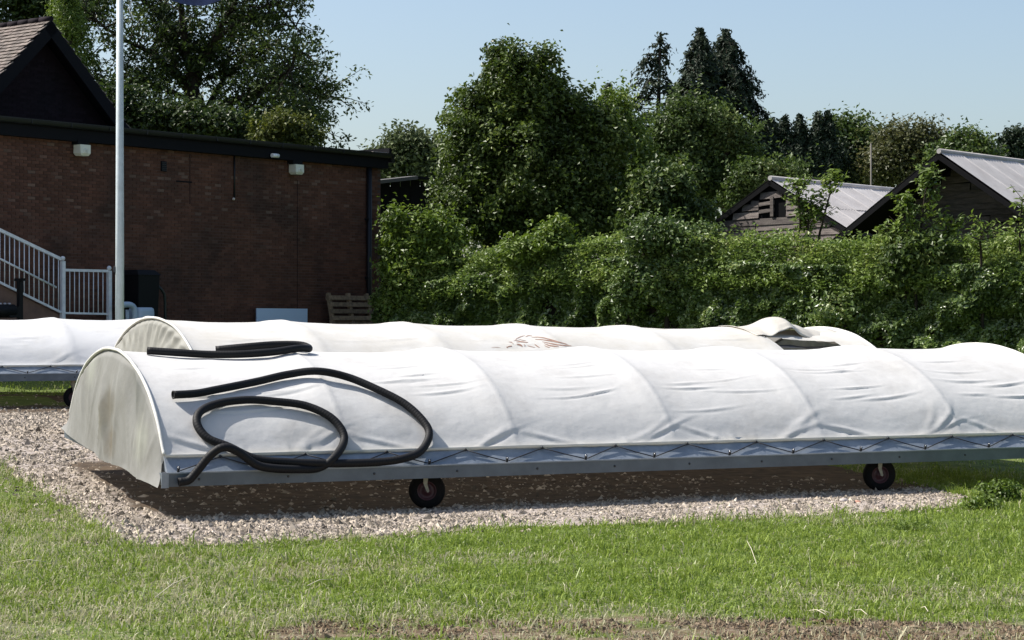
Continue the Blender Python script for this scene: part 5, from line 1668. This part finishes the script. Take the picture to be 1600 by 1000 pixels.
# ash shoots in front of the sheds
def shoot(label, stems, Y, seed, n_l=34):
    r = random.Random(seed); s = Y / 3249
    bx_ = (stems[0][0][0] - 800) * s; zb = gz(bx_, Y)
    t = thing('sapling', label, 'sapling', (bx_, Y, zb), group='saplings in front of the sheds')
    mb = MB(); Pp = []; Nn = []; Ll = []
    for st in stems:
        q = [P(x, y, Y) + Vector((0, r.uniform(-.15, .15), 0)) for x, y in st]
        q[0].z = zb
        c = catmull(q, 6)
        mb.tube(c, [.04 * (1 - .8 * i / len(c)) for i in range(len(c))], 6)
        for i in range(int(len(c) * .45), len(c)):
            for _ in range(2):
                a = r.uniform(0, 6.28); L = r.uniform(.28, .55) * (1.15 - .5 * i / len(c))
                d = Vector((math.cos(a), math.sin(a) * .8, r.uniform(.1, .9)))
                e = c[i] + d * L
                mb.tube([c[i], e], [.012, .005], 4, cap=False)
                for k in range(n_l // 3):      # leaflets in pairs along the stalk
                    f = .25 + .85 * k / (n_l // 3)
                    p = c[i].lerp(e, min(f, 1.1)) + Vector((r.gauss(0, .05), r.gauss(0, .05), r.gauss(-.02, .05)))
                    Pp.append(p[:]); Nn.append((r.gauss(-.2, .5), r.gauss(-.2, .5), r.gauss(.8, .35))); Ll.append(r.uniform(.13, .22))
    mb.obj('stems', M['bark'], t, True)
    link('foliage', leaf_mesh('foliage', np.array(Pp), np.array(Nn), np.array(Ll), .36, seed), LM['fresh'], t, True)
shoot('slender leafy sapling pair in front of the smaller shed', [[(1245, 520), (1245, 400), (1250, 350), (1248, 300), (1252, 292)], [(1290, 520), (1280, 400), (1285, 345), (1296, 300), (1298, 275)], [(1262, 520), (1262, 390), (1262, 340), (1260, 318)]], 49, 3)
shoot('bushy leafy sapling in front of the shaded gable of the larger shed', [[(1440, 520), (1435, 420), (1440, 360), (1448, 300), (1452, 270)], [(1440, 520), (1425, 400), (1415, 340), (1408, 312)], [(1430, 520), (1450, 410), (1475, 370), (1488, 350)], [(1430, 520), (1410, 410), (1395, 375), (1388, 358)]], 46.7, 5, n_l=36)
shoot('thin sapling at the far right edge before the larger shed', [[(1600, 520), (1596, 420), (1594, 350), (1597, 312)], [(1540, 520), (1535, 420), (1530, 375), (1535, 352)]], 45.5, 6, n_l=18)
tree('bush', 'leafy clump below the sapling at the hedge right of the middle', 'bush',
     [(1430, 402, 40, 16), (1405, 430, 24, 22), (1470, 392, 20, 12)], 46.6, 5000, .14, 'mid', 1430, 45, clump=.17, trunk_r=.05, group=SH)

# ------------------------------------------------------------ grass
def grass_mat():
    m = bpy.data.materials.new('grass_blade'); m.use_nodes = True
    N = m.node_tree.nodes; L = m.node_tree.links; b = N['Principled BSDF']; out = N['Material Output']
    b.inputs['Roughness'].default_value = .45; b.inputs['Specular IOR Level'].default_value = .35
    g = N.new('ShaderNodeNewGeometry'); tc = N.new('ShaderNodeTexCoord')
    n = N.new('ShaderNodeTexNoise'); n.inputs['Scale'].default_value = 1.7; n.inputs['Detail'].default_value = 7; n.inputs['Roughness'].default_value = .7; L.new(tc.outputs['Object'], n.inputs['Vector'])
    at = N.new('ShaderNodeAttribute'); at.attribute_name = 'dry'
    r = N.new('ShaderNodeValToRGB')
    r.color_ramp.elements[0].position = .2; r.color_ramp.elements[0].color = (.115, .18, .021, 1)
    r.color_ramp.elements[1].position = .85; r.color_ramp.elements[1].color = (.29, .37, .06, 1)
    a1 = N.new('ShaderNodeMath'); a1.operation = 'MULTIPLY_ADD'; a1.inputs[1].default_value = .5
    L.new(g.outputs['Random Per Island'], a1.inputs[0]); L.new(n.outputs['Fac'], a1.inputs[2])
    a3 = N.new('ShaderNodeMath'); a3.operation = 'SUBTRACT'; a3.inputs[1].default_value = .2; L.new(a1.outputs[0], a3.inputs[0]); L.new(a3.outputs[0], r.inputs[0])
    # dry blades
    fr = N.new('ShaderNodeMath'); fr.operation = 'MULTIPLY'; fr.inputs[1].default_value = 37.7; L.new(g.outputs['Random Per Island'], fr.inputs[0])
    f2 = N.new('ShaderNodeMath'); f2.operation = 'FRACT'; L.new(fr.outputs[0], f2.inputs[0])
    lt = N.new('ShaderNodeMath'); lt.operation = 'LESS_THAN'; L.new(f2.outputs[0], lt.inputs[0]); L.new(at.outputs['Fac'], lt.inputs[1])
    mx = N.new('ShaderNodeMix'); mx.data_type = 'RGBA'; mx.inputs['B'].default_value = (.46, .43, .27, 1)
    L.new(lt.outputs[0], mx.inputs['Factor']); L.new(r.outputs[0], mx.inputs['A']); L.new(mx.outputs['Result'], b.inputs['Base Color'])
    t = N.new('ShaderNodeBsdfTranslucent'); L.new(mx.outputs['Result'], t.inputs['Color'])
    ms = N.new('ShaderNodeMixShader'); ms.inputs[0].default_value = .35
    L.new(b.outputs[0], ms.inputs[1]); L.new(t.outputs[0], ms.inputs[2]); L.new(ms.outputs[0], out.inputs['Surface'])
    return m
M['grass'] = grass_mat()
def blades(name, X, Y, H, Wd, dry, seed, label, lift=0.0):
    rng = np.random.default_rng(seed); n = len(X)
    a = rng.uniform(0, 2 * np.pi, n)
    ln = rng.uniform(.25, 1.5, n) * H; la = rng.uniform(0, 2 * np.pi, n)
    D = np.stack([np.cos(a), np.sin(a), np.zeros(n)], -1) * (Wd / 2)[:, None]
    Ld = np.stack([np.cos(la), np.sin(la), np.zeros(n)], -1)
    B = np.stack([X, Y, G(X, Y) + lift - .01], -1)
    m1 = B + Ld * (ln * .3)[:, None] + np.array([0, 0, 1]) * (H * .6)[:, None]
    tp = B + Ld * ln[:, None] + np.array([0, 0, 1]) * (H * (.98 - .32 * ln / H))[:, None]
    V = np.stack([B - D, B + D, m1 + D * .8, m1 - D * .8, tp], 1).reshape(-1, 3)
    i = 5 * np.arange(n)[:, None]
    Fc = np.concatenate([i + np.array([[0, 1, 2]]), i + np.array([[0, 2, 3]]), i + np.array([[3, 2, 4]])], 0)
    me = np_mesh(name, V, Fc)
    at = me.attributes.new('dry', 'FLOAT', 'POINT'); at.data.foreach_set('value', np.repeat(dry, 5).astype(np.float32))
    return tag(link(name, me, M['grass']), label, kind='stuff')
def grass_d(X, Y):
    sd = gravel_sd(X, Y)
    ok = (sd < .0) & inview(X, Y, .4)
    d = 1 - .78 * clear_mask(X, Y)
    patch = fbm(X * 1.4, Y * 1.4, 44)
    d = d * (.55 + .6 * sstep((.62 - patch) / .2)) * (.6 + .7 * vnoise(X * 9, Y * 9, 3))
    return np.where(ok, d, np.where((sd < .30) & inview(X, Y, .4), .10 * (vnoise(X * 6, Y * 6, 19) > .5), 0))
def dry_f(X, Y):
    left = sstep((-.4 - X) / 2.2) * .22
    near = sstep((15.2 - Y) / 2.2) * .20
    return np.clip(.04 + left + .6 * near + .30 * sstep((fbm(X * .9, Y * .9, 44) - .52) / .14) + .75 * clear_mask(X, Y), 0, .88)
X, Y = scatter(760000, -9.6, 8.2, 11.5, 26.0, lambda X, Y: grass_d(X, Y), 6)
near = np.clip((Y - 11) / 8, 0, 1)
H = (.024 + .030 * np.random.default_rng(3).gamma(2.0, .5, len(X))) * (.75 + .6 * fbm(X * 1.8, Y * 1.8, 23))
H *= .55 + .9 * vnoise(X * 8, Y * 8, 51)
H *= .86 + .35 * sstep((fbm(X * 2.6, Y * 2.6, 57) - .60) / .06)
H *= 1 + .6 * sstep((.25 - np.abs(gravel_sd(X, Y))) / .25)
Wd = np.random.default_rng(4).uniform(.005, .013, len(X))
blades('grass', X, Y, H, Wd, dry_f(X, Y), 5, 'short green lawn grass with dry straw blades in the foreground')
# grass beyond, seen under and beside the far cover
X, Y = scatter(80000, -13, 12, 26, 47, lambda X, Y: np.where((gravel_sd(X, Y) < 0) & inview(X, Y, .5), .7, 0), 16)
blades('grass', X, Y, .06 * np.random.default_rng(3).uniform(.5, 1.5, len(X)), np.full(len(X), .016), np.full(len(X), .08), 15, 'green grass on the far side of the hard standing')
# crumbs of dry soil and small stones in the bare strip
X, Y = scatter(40000, -3.4, 3.6, 11.8, 14.2, lambda X, Y: np.where(inview(X, Y), .9 * clear_mask(X, Y) * (vnoise(X * 5, Y * 5, 77) > .35), 0), 31)
tag(link('soil_crumbs', stone_mesh(X, Y, RNG.gamma(2.0, .0035, len(X)) + .003, flat=.6, seed=14), mat('dry_soil_crumb', (.12, .08, .048), rough=.95, spec=.1, isl=.5, col2=(.21, .17, .12), nscale=3)), 'crumbs of dry brown soil in the worn foreground strip', kind='stuff')
# long straw stalks
r = random.Random(8)
mb = MB()
for (x, y, x2, y2) in ((242, 944, 296, 914), (1167, 853, 1182, 893), (1262, 965, 1290, 975), (1270, 968, 1296, 972), (20, 888, 72, 890), (1440, 960, 1450, 970), (480, 925, 520, 918), (1335, 964, 1355, 975)):
    a = Vector((*px_ground(x, y), 0)); b = Vector((*px_ground(x2, y2), 0)); a.z = gz(*a.xy) + .045; b.z = gz(*b.xy) + .06
    mb.tube([a, (a + b) / 2 + Vector((0, 0, .02)), b], .003, 4)
tag(mb.obj('straw', mat('dry_straw', (.55, .5, .36), rough=.7)), 'dry straw stalks lying on the lawn', kind='stuff')

# broad-leaved weeds
def weed(label, x, y, rad, hgt, n, seed, m='fresh', lf=.05):
    X0, Y0 = px_ground(x, y); z0 = gz(X0, Y0)
    t = thing('weed', label, 'plant', (X0, Y0, z0), group='weeds in the lawn')
    rng = np.random.default_rng(seed)
    mb = MB()
    for i in range(14):
        a = rng.uniform(0, 6.28); rr = rad * rng.uniform(.2, .8)
        mb.tube([(X0, Y0, z0), (X0 + math.cos(a) * rr * .6, Y0 + math.sin(a) * rr * .6, z0 + hgt * .6), (X0 + math.cos(a) * rr, Y0 + math.sin(a) * rr, z0 + hgt * rng.uniform(.6, 1))], [.006, .005, .003], 4, cap=False)
    mb.obj('stems', LM['mid'], t, True)
    pts, nr = crown_points([(Vector((X0, Y0, z0 + hgt * .45)), (rad, rad * .8, hgt * .55))], n, seed, .05, 9, (.4, 1.0))
    link('foliage', leaf_mesh('foliage', pts, nr, lf * rng.uniform(.6, 1.4, n), .6, seed), LM[m], t, True)
weed('bushy leafy weed at the right end of the gravel strip', 1562, 785, .20, .20, 1500, 3)
weed('low leafy weed at the gravel corner left of the bushier one', 1535, 797, .15, .10, 700, 4)
weed('low leafy tuft in the lawn below the right wheel', 1420, 830, .22, .05, 700, 5, 'fresh', .03)
